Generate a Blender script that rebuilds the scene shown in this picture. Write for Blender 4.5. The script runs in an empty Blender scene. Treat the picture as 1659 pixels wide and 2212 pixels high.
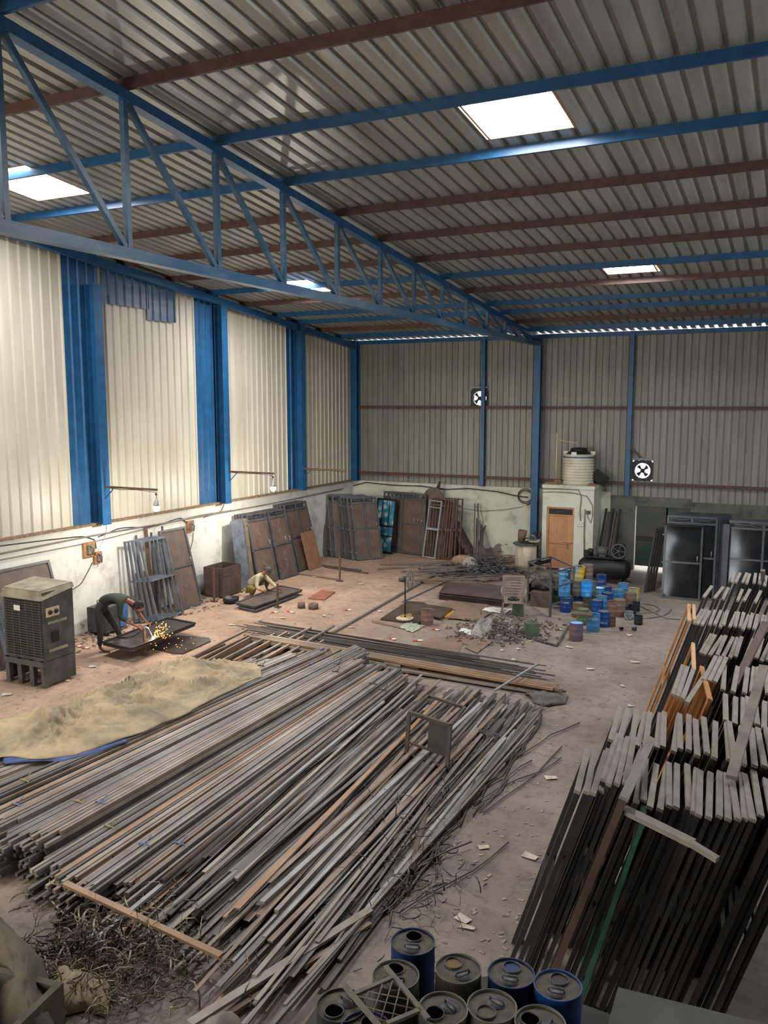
import bpy, math, random
from mathutils import Vector, Matrix, noise
S = bpy.context.scene
# ---------------------------------------------------------------- camera
YAW, PITCH, CAM_H, FPX = 26.4, 7.35, 5.2, 1833.0
cam_d = bpy.data.cameras.new('camera'); cam = bpy.data.objects.new('camera', cam_d)
S.collection.objects.link(cam); S.camera = cam
cam_d.sensor_fit = 'VERTICAL'; cam_d.sensor_height = 24.0; cam_d.lens = FPX/2212*24.0
cam_d.clip_start = .05; cam_d.clip_end = 300
cam.location = (0, 0, CAM_H); cam.rotation_euler = (math.radians(90-PITCH), 0, math.radians(YAW))
# ---------------------------------------------------------------- exposure, world
S.view_settings.view_transform = 'Standard'; S.view_settings.look = 'None'
S.view_settings.gamma = 1.0; S.view_settings.exposure = 0.34; S.view_settings.use_curve_mapping = False
S.cycles.use_denoising = True; S.cycles.max_bounces = 7; S.cycles.diffuse_bounces = 4
S.cycles.sample_clamp_indirect = 6.0
SKY, PANEL = 5.0, 74.0            # overcast sky outside; brightness of the sunlit fibreglass roof panels
w = bpy.data.worlds.new('overcast_sky'); S.world = w; w.use_nodes = True
w.node_tree.nodes['Background'].inputs[0].default_value = (.93, .97, 1, 1)
w.node_tree.nodes['Background'].inputs[1].default_value = SKY
def area(name, loc, rot, sx, sy, power, col):
    l = bpy.data.lights.new(name, 'AREA'); l.shape = 'RECTANGLE'; l.size = sx; l.size_y = sy; l.energy = power; l.color = col
    o = bpy.data.objects.new(name, l); S.collection.objects.link(o); o.location = loc; o.rotation_euler = rot
    return o
# daylight entering by the tall gateway in the front wall (behind the viewer, left)
area('gateway_daylight', (-11.8, -4.6, 4.2), (math.radians(80), 0, 0), 5, 6.0, 750, (1.0, .93, .80))
area('right_side_light', (4.8, 14.0, 5.2), (0, math.radians(75), 0), 2.6, 12, 330, (.86, .94, 1.0))  # unseen area light inside the closed right wall, no gateway is built there

# ---------------------------------------------------------------- helpers
cy_, sy_ = math.cos(math.radians(YAW)), math.sin(math.radians(YAW))
cp_, sp_ = math.cos(math.radians(PITCH)), math.sin(math.radians(PITCH))
FW = Vector((-sy_*cp_, cy_*cp_, -sp_)); RT = Vector((cy_, sy_, 0)); UP = RT.cross(FW)
O = Vector((0, 0, CAM_H))
def ray(px, py): return RT*((px-829.5)/FPX) + UP*(-(py-1106)/FPX) + FW
def G(px, py, z=0.0):                        # point of the photograph on a level z
    d = ray(px, py); return O + d*((z-CAM_H)/d.z)
def GX(px, py, X): d = ray(px, py); return O + d*(X/d.x)
def GY(px, py, Y): d = ray(px, py); return O + d*(Y/d.y)
rnd = random.Random(7)
C = S.collection
def lin(c): return tuple(((v/255)/12.92 if v/255 <= .04045 else ((v/255+.055)/1.055)**2.4) for v in c)
_m = {}
def mat(name, col, col2=None, rough=.6, metal=0.0, scale=3.0, bump=0.0, emit=0.0, thresh=(.4, .65), stretch=(1, 1, 1), detail=5, spec=.4, alpha=1):
    """procedural surface: two tones of dirt or rust over a base colour"""
    if name in _m: return _m[name]
    m = bpy.data.materials.new(name); m.use_nodes = True; nt = m.node_tree; b = nt.nodes['Principled BSDF']
    b.inputs['Roughness'].default_value = rough; b.inputs['Metallic'].default_value = metal
    b.inputs['Specular IOR Level'].default_value = spec
    c1 = lin(col)+(1,)
    b.inputs['Base Color'].default_value = c1
    if alpha < 1: b.inputs['Alpha'].default_value = alpha
    if emit: b.inputs['Emission Color'].default_value = c1; b.inputs['Emission Strength'].default_value = emit
    if col2 is not None:
        tc = nt.nodes.new('ShaderNodeTexCoord'); mp = nt.nodes.new('ShaderNodeMapping'); mp.inputs['Scale'].default_value = stretch
        no = nt.nodes.new('ShaderNodeTexNoise'); no.inputs['Scale'].default_value = scale; no.inputs['Detail'].default_value = detail
        no.inputs['Roughness'].default_value = .65
        cr = nt.nodes.new('ShaderNodeValToRGB'); cr.color_ramp.elements[0].position = thresh[0]; cr.color_ramp.elements[1].position = thresh[1]
        cr.color_ramp.elements[0].color = c1; cr.color_ramp.elements[1].color = lin(col2)+(1,)
        L = nt.links.new
        oi = nt.nodes.new('ShaderNodeObjectInfo'); va = nt.nodes.new('ShaderNodeVectorMath'); va.operation = 'ADD'
        L(tc.outputs['Object'], va.inputs[0]); L(oi.outputs['Location'], va.inputs[1]); L(va.outputs[0], mp.inputs['Vector'])
        L(mp.outputs[0], no.inputs['Vector']); L(no.outputs['Fac'], cr.inputs[0]); L(cr.outputs[0], b.inputs['Base Color'])
        if bump:
            bu = nt.nodes.new('ShaderNodeBump'); bu.inputs['Strength'].default_value = bump; bu.inputs['Distance'].default_value = .02
            L(no.outputs['Fac'], bu.inputs['Height']); L(bu.outputs[0], b.inputs['Normal'])
    _m[name] = m; return m

class MB:
    """collects shapes and links them as ONE mesh object"""
    def __init__(s): s.v = []; s.f = []; s.mi = []; s.k = 0; s.sm = []
    def quad(s, pts, smooth=False):
        n = len(s.v); s.v += [tuple(p) for p in pts]; s.f.append(tuple(range(n, n+len(pts)))); s.mi.append(s.k); s.sm.append(smooth); return s
    def box(s, c, d, M=None):
        x, y, z = c; a, b, h = d[0]/2, d[1]/2, d[2]/2
        P = [Vector((x+i*a, y+j*b, z+k*h)) for i in (-1, 1) for j in (-1, 1) for k in (-1, 1)]
        if M: P = [M @ p for p in P]
        n = len(s.v); s.v += [tuple(p) for p in P]
        for q in ((0, 1, 3, 2), (4, 6, 7, 5), (0, 4, 5, 1), (2, 3, 7, 6), (0, 2, 6, 4), (1, 5, 7, 3)):
            s.f.append(tuple(n+i for i in q)); s.mi.append(s.k); s.sm.append(False)
        return s
    def bar(s, p0, p1, w, h=None, up=(0, 0, 1)):
        h = h or w; p0, p1 = Vector(p0), Vector(p1); d = (p1-p0).normalized(); u = Vector(up)
        if abs(d.dot(u)) > .98: u = Vector((1, 0, 0))
        r = d.cross(u).normalized(); u = r.cross(d); n = len(s.v)
        for p in (p0, p1):
            for a, b in ((-1, -1), (1, -1), (1, 1), (-1, 1)): s.v.append(tuple(p + r*(a*w/2) + u*(b*h/2)))
        for q in ((3, 2, 1, 0), (4, 5, 6, 7), (0, 1, 5, 4), (1, 2, 6, 5), (2, 3, 7, 6), (3, 0, 4, 7)):
            s.f.append(tuple(n+i for i in q)); s.mi.append(s.k); s.sm.append(False)
        return s
    def rings(s, rings, cap=True, smooth=True, closed=False):
        n0 = len(s.v); k = len(rings[0])
        for r in rings: s.v += [tuple(p) for p in r]
        N = len(rings)
        for i in range(N-1 if not closed else N):
            a, b = n0+i*k, n0+((i+1) % N)*k
            for j in range(k):
                s.f.append((a+j, a+(j+1) % k, b+(j+1) % k, b+j)); s.mi.append(s.k); s.sm.append(smooth)
        if cap and not closed:
            s.f.append(tuple(n0+j for j in reversed(range(k)))); s.mi.append(s.k); s.sm.append(False)
            s.f.append(tuple(n0+(N-1)*k+j for j in range(k))); s.mi.append(s.k); s.sm.append(False)
        return s
    def tube(s, pts, r, n=8, closed=False):
        pts = [Vector(p) for p in pts]; R = []; N = len(pts); pu = None
        for i, p in enumerate(pts):
            if closed: d = pts[(i+1) % N]-pts[i-1]
            else: d = pts[min(i+1, N-1)]-pts[max(i-1, 0)]
            d.normalize()
            u = pu if pu is not None else (Vector((0, 0, 1)) if abs(d.z) < .9 else Vector((1, 0, 0)))
            a = d.cross(u).normalized(); b = a.cross(d); pu = b
            rr = r[i] if isinstance(r, (list, tuple)) else r
            R.append([p + a*(rr*math.cos(2*math.pi*j/n)) + b*(rr*math.sin(2*math.pi*j/n)) for j in range(n)])
        return s.rings(R, closed=closed)
    def lathe(s, prof, n=20, c=(0, 0, 0), M=None, cap=True):
        R = []
        for r, z in prof:
            q = [Vector((c[0]+r*math.cos(2*math.pi*j/n), c[1]+r*math.sin(2*math.pi*j/n), c[2]+z)) for j in range(n)]
            R.append([M @ p for p in q] if M else q)
        return s.rings(R, cap=cap)
    def ball(s, c, r, n=10, m=6):
        if not isinstance(r, (tuple, list)): r = (r, r, r)
        R = [[Vector((c[0]+r[0]*math.sin(t)*math.cos(2*math.pi*j/n), c[1]+r[1]*math.sin(t)*math.sin(2*math.pi*j/n), c[2]-r[2]*math.cos(t))) for j in range(n)]
             for t in [math.pi*(i+.02)/(m+.04) for i in range(m+1)]]
        return s.rings(R)
    def build(s, name, mats, parent=None, loc=None, solid=0):
        me = bpy.data.meshes.new(name)
        if not isinstance(mats, (list, tuple)): mats = [mats]
        org = Vector(loc) if loc is not None else Vector((0, 0, 0))
        me.from_pydata([tuple(Vector(v)-org) for v in s.v] if loc is not None else s.v, [], s.f)
        for m in mats: me.materials.append(m)
        me.polygons.foreach_set('material_index', s.mi); me.polygons.foreach_set('use_smooth', s.sm); me.update()
        o = bpy.data.objects.new(name, me); C.objects.link(o); o.location = org
        if parent: o.parent = parent
        if solid:
            md = o.modifiers.new('thickness', 'SOLIDIFY'); md.thickness = solid; md.offset = 0
        return o
def tag(o, label=None, cat=None, group=None, kind=None):
    if label: o['label'] = label
    if cat: o['category'] = cat
    if group: o['group'] = group
    if kind: o['kind'] = kind
    return o
def empty(name, loc, label, cat, rz=0, group=None):
    o = bpy.data.objects.new(name, None); o.empty_display_size = .1; C.objects.link(o); o.location = loc; o.rotation_euler.z = rz
    return tag(o, label, cat, group)
def copy_tree(o, parent=None):
    c = o.copy(); C.objects.link(c)
    if parent: c.parent = parent
    for ch in list(o.children): copy_tree(ch, c)
    return c
def struct(o): o['kind'] = 'structure'; return o
ORD = ['first', 'second', 'third', 'fourth', 'fifth', 'sixth', 'seventh', 'eighth', 'ninth', 'tenth', 'eleventh', 'twelfth', 'thirteenth', 'fourteenth',
       'fifteenth', 'sixteenth', 'seventeenth', 'eighteenth', 'nineteenth', 'twentieth', 'twenty-first', 'twenty-second', 'twenty-third', 'twenty-fourth',
       'twenty-fifth', 'twenty-sixth', 'twenty-seventh', 'twenty-eighth', 'twenty-ninth', 'thirtieth', 'thirty-first', 'thirty-second', 'thirty-third', 'thirty-fourth', 'thirty-fifth']
# ---------------------------------------------------------------- the building shell
XL, YW, XR, YF = -14.56, 26.87, 5.2, -5.0
RZ = lambda y: 9.95-.0965*y          # underside of the roof sheets
m_blue = mat('blue_paint', (26, 72, 110), (36, 88, 130), rough=.38, scale=4, thresh=(.35, .7))
m_bluew = mat('worn_blue_paint', (44, 80, 108), (84, 108, 124), rough=.4, scale=5, thresh=(.45, .75), stretch=(1, .25, 1))
m_brown = mat('red_oxide_steel', (74, 50, 44), (92, 64, 54), rough=.55, scale=6)
m_galv = mat('galvanised_sheet', (166, 165, 158), (130, 128, 120), rough=.34, metal=.3, scale=1.3, thresh=(.3, .75), stretch=(3, .35, 1), spec=.5)
m_wsheet = mat('grey_wall_sheet', (132, 131, 120), (112, 111, 101), rough=.45, metal=.1, scale=1.2, stretch=(4, 4, .3))
m_cream = mat('cream_wall_sheet', (188, 182, 164), (168, 158, 138), rough=.42, scale=.9, thresh=(.35, .8), stretch=(1, 3, .35))
m_ply = mat('dirty_ledge', (104, 82, 66), (140, 116, 92), rough=.9, scale=9, bump=.3)

def floor_mat():
    m = bpy.data.materials.new('dusty_floor'); m.use_nodes = True; nt = m.node_tree; L = nt.links.new
    b = nt.nodes['Principled BSDF']; b.inputs['Roughness'].default_value = .85; b.inputs['Specular IOR Level'].default_value = .25
    tc = nt.nodes.new('ShaderNodeTexCoord')
    def noi(sc, det=6, rg=.6):
        n = nt.nodes.new('ShaderNodeTexNoise'); n.inputs['Scale'].default_value = sc; n.inputs['Detail'].default_value = det
        n.inputs['Roughness'].default_value = rg; L(tc.outputs['Object'], n.inputs['Vector']); return n
    def ramp(src, a, b_, c0, c1):
        r = nt.nodes.new('ShaderNodeValToRGB'); r.color_ramp.elements[0].position = a; r.color_ramp.elements[1].position = b_
        r.color_ramp.elements[0].color = c0; r.color_ramp.elements[1].color = c1; L(src, r.inputs[0]); return r
    def mix(f, a, b_, mode='MIX'):
        x = nt.nodes.new('ShaderNodeMix'); x.data_type = 'RGBA'; x.blend_type = mode
        for s_, i in ((f, 0), (a, 6), (b_, 7)):
            if isinstance(s_, (int, float)): x.inputs[i].default_value = s_
            elif isinstance(s_, tuple): x.inputs[i].default_value = s_
            else: L(s_, x.inputs[i])
        return x.outputs[2]
    c4 = lambda c: lin(c)+(1,)
    base = ramp(noi(.55, 8, .7).outputs['Fac'], .35, .68, c4((112, 102, 94)), c4((146, 134, 122)))
    # red-brown dusty stone floor on the left, grey concrete on the right: mixed by place
    sx = nt.nodes.new('ShaderNodeSeparateXYZ'); L(tc.outputs['Object'], sx.inputs[0])
    n2 = noi(.35, 3)
    ad = nt.nodes.new('ShaderNodeMath'); ad.operation = 'MULTIPLY_ADD'; L(n2.outputs['Fac'], ad.inputs[0]); ad.inputs[1].default_value = 5.0; L(sx.outputs[0], ad.inputs[2])
    mr = nt.nodes.new('ShaderNodeMapRange'); mr.inputs[1].default_value = -8.2; mr.inputs[2].default_value = -3.6; mr.inputs[3].default_value = 1; mr.inputs[4].default_value = 0
    L(ad.outputs[0], mr.inputs[0])
    tan = ramp(noi(.8, 7, .65).outputs['Fac'], .33, .68, c4((142, 116, 98)), c4((178, 150, 126)))
    col = mix(mr.outputs[0], base.outputs[0], tan.outputs[0])
    # paving joints, faint
    br = nt.nodes.new('ShaderNodeTexBrick'); br.inputs['Scale'].default_value = 1.0; br.inputs['Brick Width'].default_value = 1.15; br.inputs['Row Height'].default_value = .6
    br.inputs['Mortar Size'].default_value = .006; br.inputs['Color1'].default_value = (1, 1, 1, 1); br.inputs['Color2'].default_value = (.93, .93, .93, 1)
    br.inputs['Mortar'].default_value = (.72, .70, .68, 1); L(tc.outputs['Object'], br.inputs['Vector'])
    col = mix(.6, col, br.outputs[0], 'MULTIPLY')
    # dark greasy dirt specks and pale scuffs
    d = ramp(noi(5, 9, .75).outputs['Fac'], .50, .66, (0, 0, 0, 1), (1, 1, 1, 1))
    mk = nt.nodes.new('ShaderNodeMath'); mk.operation = 'MULTIPLY'; mk.inputs[1].default_value = .5; L(d.outputs[0], mk.inputs[0])
    col = mix(mk.outputs[0], col, c4((66, 58, 52)))
    e = ramp(noi(2.3, 10, .8).outputs['Fac'], .62, .72, (0, 0, 0, 1), (1, 1, 1, 1))
    mk2 = nt.nodes.new('ShaderNodeMath'); mk2.operation = 'MULTIPLY'; mk2.inputs[1].default_value = .5; L(e.outputs[0], mk2.inputs[0])
    col = mix(mk2.outputs[0], col, c4((176, 160, 144)))
    L(col, b.inputs['Base Color'])
    bu = nt.nodes.new('ShaderNodeBump'); bu.inputs['Strength'].default_value = .35; bu.inputs['Distance'].default_value = .02
    L(noi(9, 8, .7).outputs['Fac'], bu.inputs['Height']); L(bu.outputs[0], b.inputs['Normal'])
    return m
m_floor = floor_mat()
def plaster(name, c1, c2, dirt, bare, z0=.75):
    """whitewashed masonry: blotchy, plaster lost near the ground"""
    m = bpy.data.materials.new(name); m.use_nodes = True; nt = m.node_tree; L = nt.links.new
    b = nt.nodes['Principled BSDF']; b.inputs['Roughness'].default_value = .85
    tc = nt.nodes.new('ShaderNodeTexCoord')
    n1 = nt.nodes.new('ShaderNodeTexNoise'); n1.inputs['Scale'].default_value = 1.6; n1.inputs['Detail'].default_value = 8; n1.inputs['Roughness'].default_value = .7
    r1 = nt.nodes.new('ShaderNodeValToRGB'); els = r1.color_ramp.elements
    els[0].position = .33; els[0].color = lin(dirt)+(1,); els[1].position = .48; els[1].color = lin(c1)+(1,); e = els.new(.72); e.color = lin(c2)+(1,)
    n2 = nt.nodes.new('ShaderNodeTexNoise'); n2.inputs['Scale'].default_value = 2.4; n2.inputs['Detail'].default_value = 6
    L(tc.outputs['Object'], n1.inputs[0]); L(tc.outputs['Object'], n2.inputs[0]); L(n1.outputs['Fac'], r1.inputs[0])
    sx = nt.nodes.new('ShaderNodeSeparateXYZ'); L(tc.outputs['Object'], sx.inputs[0])
    ma = nt.nodes.new('ShaderNodeMath'); ma.operation = 'MULTIPLY_ADD'; ma.inputs[1].default_value = -1.9; L(n2.outputs['Fac'], ma.inputs[0]); L(sx.outputs[2], ma.inputs[2])
    mr = nt.nodes.new('ShaderNodeMapRange'); mr.inputs[1].default_value = z0-1.25; mr.inputs[2].default_value = z0-1.2; mr.inputs[3].default_value = 1; mr.inputs[4].default_value = 0
    L(ma.outputs[0], mr.inputs[0])
    mx = nt.nodes.new('ShaderNodeMix'); mx.data_type = 'RGBA'; L(mr.outputs[0], mx.inputs[0]); L(r1.outputs[0], mx.inputs[6]); mx.inputs[7].default_value = lin(bare)+(1,)
    L(mx.outputs[2], b.inputs['Base Color'])
    bu = nt.nodes.new('ShaderNodeBump'); bu.inputs['Strength'].default_value = .4; bu.inputs['Distance'].default_value = .03; L(n1.outputs['Fac'], bu.inputs['Height']); L(bu.outputs[0], b.inputs['Normal'])
    return m
m_plL = plaster('whitewash_left', (214, 212, 202), (224, 222, 212), (182, 178, 166), (160, 148, 132), .1)
m_plB = plaster('whitewash_back', (192, 192, 174), (208, 206, 190), (158, 152, 136), (124, 112, 100), .6)
m_plD = plaster('dark_plaster', (92, 92, 84), (112, 110, 100), (62, 60, 56), (74, 70, 64), .35)  # darker grey plaster for the right part of the back wall
m_roomw = plaster('room_whitewash', (200, 200, 184), (212, 210, 196), (172, 170, 154), (150, 142, 128), .1)

f = MB(); f.quad([(XL-6, YF-6, 0), (XR+6, YF-6, 0), (XR+6, YW+8, 0), (XL-6, YW+8, 0)]); struct(f.build('floor', m_floor))
MT = 2.42                                          # top of the masonry
b = MB(); b.box((XL-.12, (YW+YF)/2, MT/2), (.24, YW-YF, MT)); struct(b.build('wall_left', m_plL))
b = MB(); b.box((XL+.02, (YW+YF)/2, MT+.02), (.22, YW-YF, .05)); struct(b.build('trim_1', m_ply))
DL, DR, DT = -4.63, -3.0, 2.02                     # opening of the green door
b = MB(); b.box(((XL+-5.4)/2, YW+.12, MT/2), (-5.4-XL, .24, MT)); struct(b.build('wall_back', m_plB))
b = MB(); b.box(((-5.4+DL)/2, YW+.12, MT/2-.05), (DL+5.4, .24, MT-.1)); b.box(((DL+DR)/2, YW+.12, (DT+MT-.1)/2), (DR-DL, .24, MT-.1-DT))
b.box(((DR+XR)/2, YW+.12, MT/2-.1), (XR-DR, .24, MT-.2)); struct(b.build('wall_back', m_plD))
b = MB(); b.box((XR+.1, (YW+YF)/2, 5), (.2, YW-YF, 10)); struct(b.build('wall_right', m_plD))
b = MB(); b.box(((XL-9)/2, YF-.1, 5.3), (-9-XL, .2, 10.6)); b.box(((XR-3.6)/2, YF-.1, 5.3), (XR+3.6, .2, 10.6)); b.box((-6.3, YF-.1, 7.5), (5.4, .2, 6.2)); struct(b.build('wall_front', m_wsheet))

def ribbed(mb, a0, a1, pitch, rib, depth, pt, zlo, zhi, holes=(), matf=None, prof=None):
    """trapezoidal sheet: runs along a from a0 to a1; pt(a, d, z) gives the world point; ribs push by depth"""
    n = int((a1-a0)/pitch); xs = []
    for i in range(n+1):
        x = a0+i*pitch; q = rib*pitch
        xs += [(x, 0), (x+pitch-q, 0), (x+pitch-q*.72, depth), (x+pitch-q*.28, depth)]
    for (x0, d0), (x1, d1) in zip(xs, xs[1:]):
        if x1 > a1+pitch: break
        xm = (x0+x1)/2
        hs = sorted([(h[2], h[3]) for h in holes if h[0] < xm < h[1]])
        lo0 = zlo; segs = []
        for h0, h1 in hs: segs.append((lo0, h0)); lo0 = h1
        segs.append((lo0, None))
        if matf: mb.k = matf(xm)
        for s0, s1 in segs:
            zt0 = s1 if s1 is not None else (zhi(x0) if callable(zhi) else zhi)
            zt1 = s1 if s1 is not None else (zhi(x1) if callable(zhi) else zhi)
            if zt0-s0 < .01: continue
            mb.quad([pt(x0, d0, s0), pt(x1, d1, s0), pt(x1, d1, zt1), pt(x0, d0, zt0)])
STR = [(13.81, 14.85), (18.2, 19.25), (22.5, 23.5)]
b = MB(); ribbed(b, YF, YW, .26, .3, -.035, lambda a, d, z: (XL-.02+d*-1, a, z), MT, lambda y: RZ(y)+.03, matf=lambda y: 1 if any(p < y < q for p, q in STR) else 0)
o = b.build('wall_left', [m_cream, m_blue]); struct(o)
# blue scrap sheets patched under the eave
b = MB(); ribbed(b, 14.85, 16.4, .26, .3, -.035, lambda a, d, z: (XL+.035-d, a, z), 7.45, lambda y: RZ(y)-.06)
ribbed(b, 16.3, 17.25, .26, .3, -.035, lambda a, d, z: (XL+.05-d, a, z), 7.2, lambda y: RZ(y)-.06); struct(b.build('trim_2', m_bluew))
FANS = [(-9.79, 5.34), (-4.46, 3.12)]
b = MB(); ribbed(b, XL, XR, .2, .22, .03, lambda a, d, z: (a, YW+.02+d, z), MT-.25, 7.31, holes=[(x-.29, x+.29, z-.31, z+.31) for x, z in FANS])
struct(b.build('wall_back', m_wsheet))
# roof: sheets between skylights, slope along y
SKYL = [(-4.17, -2.98, 10.45, 11.7), (-4.2, -3.12, 18.66, 19.72), (-12.75, -11.45, 10.15, 11.55), (-12.45, -11.15, 18.3, 19.55),
        (2.4, 3.6, 18.66, 19.7), (-12.7, -11.5, 2.6, 3.9)]
def roofpt(a, d, y): return (a, y, RZ(y)+d)
b = MB()
ribbed(b, XL-.4, XR+.4, .25, .42, .055, roofpt, YF-.3, YW+.1, holes=[(x0, x1, y0, y1) for x0, x1, y0, y1 in SKYL])
struct(b.build('ceiling', m_galv))
m_panel = mat('sunlit_fibreglass', (250, 252, 255), emit=PANEL)
m_bead = mat('skylight_edge', (150, 120, 84), rough=.7)
for i, (x0, x1, y0, y1) in enumerate(SKYL):
    b = MB(); b.quad([(x0, y0, RZ(y0)+.07), (x0, y1, RZ(y1)+.07), (x1, y1, RZ(y1)+.07), (x1, y0, RZ(y0)+.07)]); win = struct(b.build('window_%d' % (i+1), m_panel))
    e = MB()
    for p, q in (((x0, y0), (x0, y1)), ((x1, y0), (x1, y1)), ((x0, y0), (x1, y0)), ((x0, y1), (x1, y1))):
        e.bar((p[0], p[1], RZ(p[1])+.03), (q[0], q[1], RZ(q[1])+.03), .03, .07)
    struct(e.build('window_frame', m_bead, win))
# ---------------------------------------------------------------- roof steel
PUR = [(-1, 1), (1.2, 1), (3.0, 0), (4.85, 1), (6.6, 1), (8.42, 0), (10.26, 1), (12.02, 1), (13.7, 0), (15.4, 0), (17.05, 0), (18.63, 1), (20.15, 0), (21.75, 1), (22.9, 1), (24.3, 0), (25.6, 1)]
vis = 0
for y, blue in PUR:
    t = MB(); zt = RZ(y)
    t.box(((XL+XR)/2, y, zt-.065), (XR-XL, .012, .13)); t.box(((XL+XR)/2, y+.028, zt-.006), (XR-XL, .056, .01)); t.box(((XL+XR)/2, y+.028, zt-.124), (XR-XL, .056, .012))
    o = t.build('roof_purlin', m_blue if blue else m_brown, loc=((XL+XR)/2, y, zt-.13))
    if y > 8:
        tag(o, '%s steel roof purlin, %s in view counting from the nearest' % ('blue painted' if blue else 'red-brown', ORD[vis]), 'purlin', 'roof purlins'); vis += 1
    else: tag(o, '%s steel roof purlin overhead, before the first one in view' % ('blue painted' if blue else 'red-brown'), 'purlin', 'roof purlins overhead')
TX = -7.78; TZ = lambda y: RZ(y)-.13
tr = empty('roof_truss', (TX, 16, 7.05), 'long blue lattice roof truss running to the back wall column', 'truss')
tr.location = (0, 0, 0)
b = MB(); b.bar((TX, 1.0, TZ(1)-.07), (TX, YW+.1, TZ(YW)-.07), .16, .13); b.build('top_chord', m_blue, tr)
b = MB(); b.bar((TX, 1.0, 7.05), (TX, 27.0, 7.05), .15, .14); b.build('bottom_chord', m_bluew, tr)
NY = [1.5, 3.2, 4.9, 6.6, 8.44, 10.26, 12.0, 13.77, 15.5, 17.12, 18.72, 20.3, 21.85, 23.35, 24.7, 25.9, 26.8]
for i, y in enumerate(NY):
    b = MB(); b.bar((TX, y, 7.1), (TX, y, TZ(y)-.1), .075, .075); b.build('vertical_strut', m_bluew, tr)
    if i:
        y0 = NY[i-1]; b = MB(); b.bar((TX, y0+.06, TZ(y0)-.12), (TX, y-.06, 7.13), .07, .07); b.build('diagonal_brace', m_bluew, tr)
def hcol(x, y, z0, z1, fx, dy, name, label, m=None):
    """H section standing column: flanges face +-y when dy, web between"""
    t = MB(); t.box((x, y-dy/2, (z0+z1)/2), (fx, .014, z1-z0)); t.box((x, y+dy/2, (z0+z1)/2), (fx, .014, z1-z0)); t.box((x, y, (z0+z1)/2), (.012, dy, z1-z0))
    o = t.build(name, m or m_blue, loc=(x, y, z0)); return tag(o, label, 'column')
hcol(TX+.02, 26.62, .0, 7.0, .22, .2, 'steel_column', 'tall blue steel column under the end of the roof truss')
hcol(-9.63, 26.78, MT, 7.3, .13, .12, 'steel_post', 'slim blue wall post beside the higher exhaust fan')
hcol(-4.88, 26.78, MT-.1, 7.3, .13, .12, 'steel_post', 'slim blue wall post beside the lower exhaust fan')
hcol(XL+.16, 26.7, MT, 7.35, .26, .22, 'steel_post', 'blue steel post in the back left corner above the masonry')
hcol(-.2, 26.78, MT-.1, 7.3, .13, .12, 'steel_post', 'slim blue wall post at the far right of the back wall')
def lcol(y, n):
    t = MB(); x0 = XL+.05
    t.box((x0+.02, y, (MT+7.4)/2+.2), (.014, .26, 7.8-MT)); t.box((x0+.27, y, (MT+7.4)/2+.2), (.014, .26, 7.8-MT)); t.box((x0+.145, y, (MT+7.4)/2+.2), (.25, .012, 7.8-MT))
    tag(t.build('steel_column', m_blue, loc=(x0+.15, y, MT)), 'blue steel column on the left wall, %s' % n, 'column')
lcol(14.42, 'nearest the camera, above the bent welder'); lcol(19.0, 'between the two bulb arms'); lcol(23.0, 'farthest, before the corner'); lcol(9.9, 'outside the left edge of the frame')
b = MB(); b.bar((XL+.17, YF, RZ(YF)-.22), (XL+.17, 26.58, RZ(26.58)-.22), .16, .18); tag(b.build('wall_rafter', m_blue, loc=(XL+.17, 12, 8.6)), 'dark blue rafter running along the top of the left wall', 'rafter')
for z, n in ((5.04, 'upper'), (2.72, 'lower')):
    b = MB(); b.box(((XL+XR)/2, YW-.05, z), (XR-XL, .05, .09)); b.box(((XL+XR)/2, YW-.07, z-.04), (XR-XL, .08, .012))
    tag(b.build('wall_girt', m_brown, loc=((XL+XR)/2, YW-.05, z)), '%s red-brown girt across the grey back wall sheets' % n, 'girt')
b = MB(); b.box(((XL+XR)/2, YW-.06, 7.285), (XR-XL, .08, .135)); tag(b.build('eave_beam', m_blue, loc=(0, YW-.06, 7.27)), 'dark blue beam under the daylight gaps at the top of the back wall', 'beam')
# ---------------------------------------------------------------- shared placing tools
def frame_at(o, P, xdir, lean=0.0):
    """local x along xdir on the floor, local z up leaned by `lean` degrees towards local +y (the side away)"""
    x = Vector((xdir[0], xdir[1], 0)).normalized(); y0 = Vector((0, 0, 1)).cross(x); a = math.radians(lean)
    z = Vector((0, 0, 1))*math.cos(a) + y0*math.sin(a); y = z.cross(x)
    M = Matrix((x, y, z)).transposed().to_4x4(); M.translation = Vector(P)
    o.rotation_euler = M.to_euler(); o.location = Vector(P)
m_iron = mat('dark_primed_steel', (82, 82, 86), (62, 58, 58), rough=.45, scale=5, thresh=(.4, .7))
m_iron2 = mat('grey_blue_steel', (96, 102, 112), (74, 76, 82), rough=.4, scale=4)
m_sheetp = mat('brown_mill_sheet', (84, 68, 60), (104, 86, 76), rough=.6, scale=3.5, thresh=(.35, .7))
m_rust = mat('rusty_steel', (104, 76, 60), (80, 62, 52), rough=.75, scale=7)
m_black = mat('glossy_black_enamel', (14, 17, 20), (22, 26, 30), rough=.08, scale=1.1, spec=.8, bump=.5, detail=1)
m_gfr = mat('highlit_gate_frame', (58, 62, 66), (40, 42, 46), rough=.22, scale=4, spec=.7)  # black frame; its edge highlights are put into this lighter grey
m_blackm = mat('black_steel', (26, 26, 28), (38, 36, 34), rough=.5, scale=4)
m_chrome = mat('pale_steel', (176, 178, 180), rough=.35, metal=.6)
m_ltgrey = mat('light_grey_primer', (150, 156, 162), (128, 132, 138), rough=.5, scale=4)
m_motif = mat('scribed_line', (138, 126, 116), rough=.8)
m_chalk = mat('chalk_mark', (214, 210, 200), rough=.9)

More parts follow.
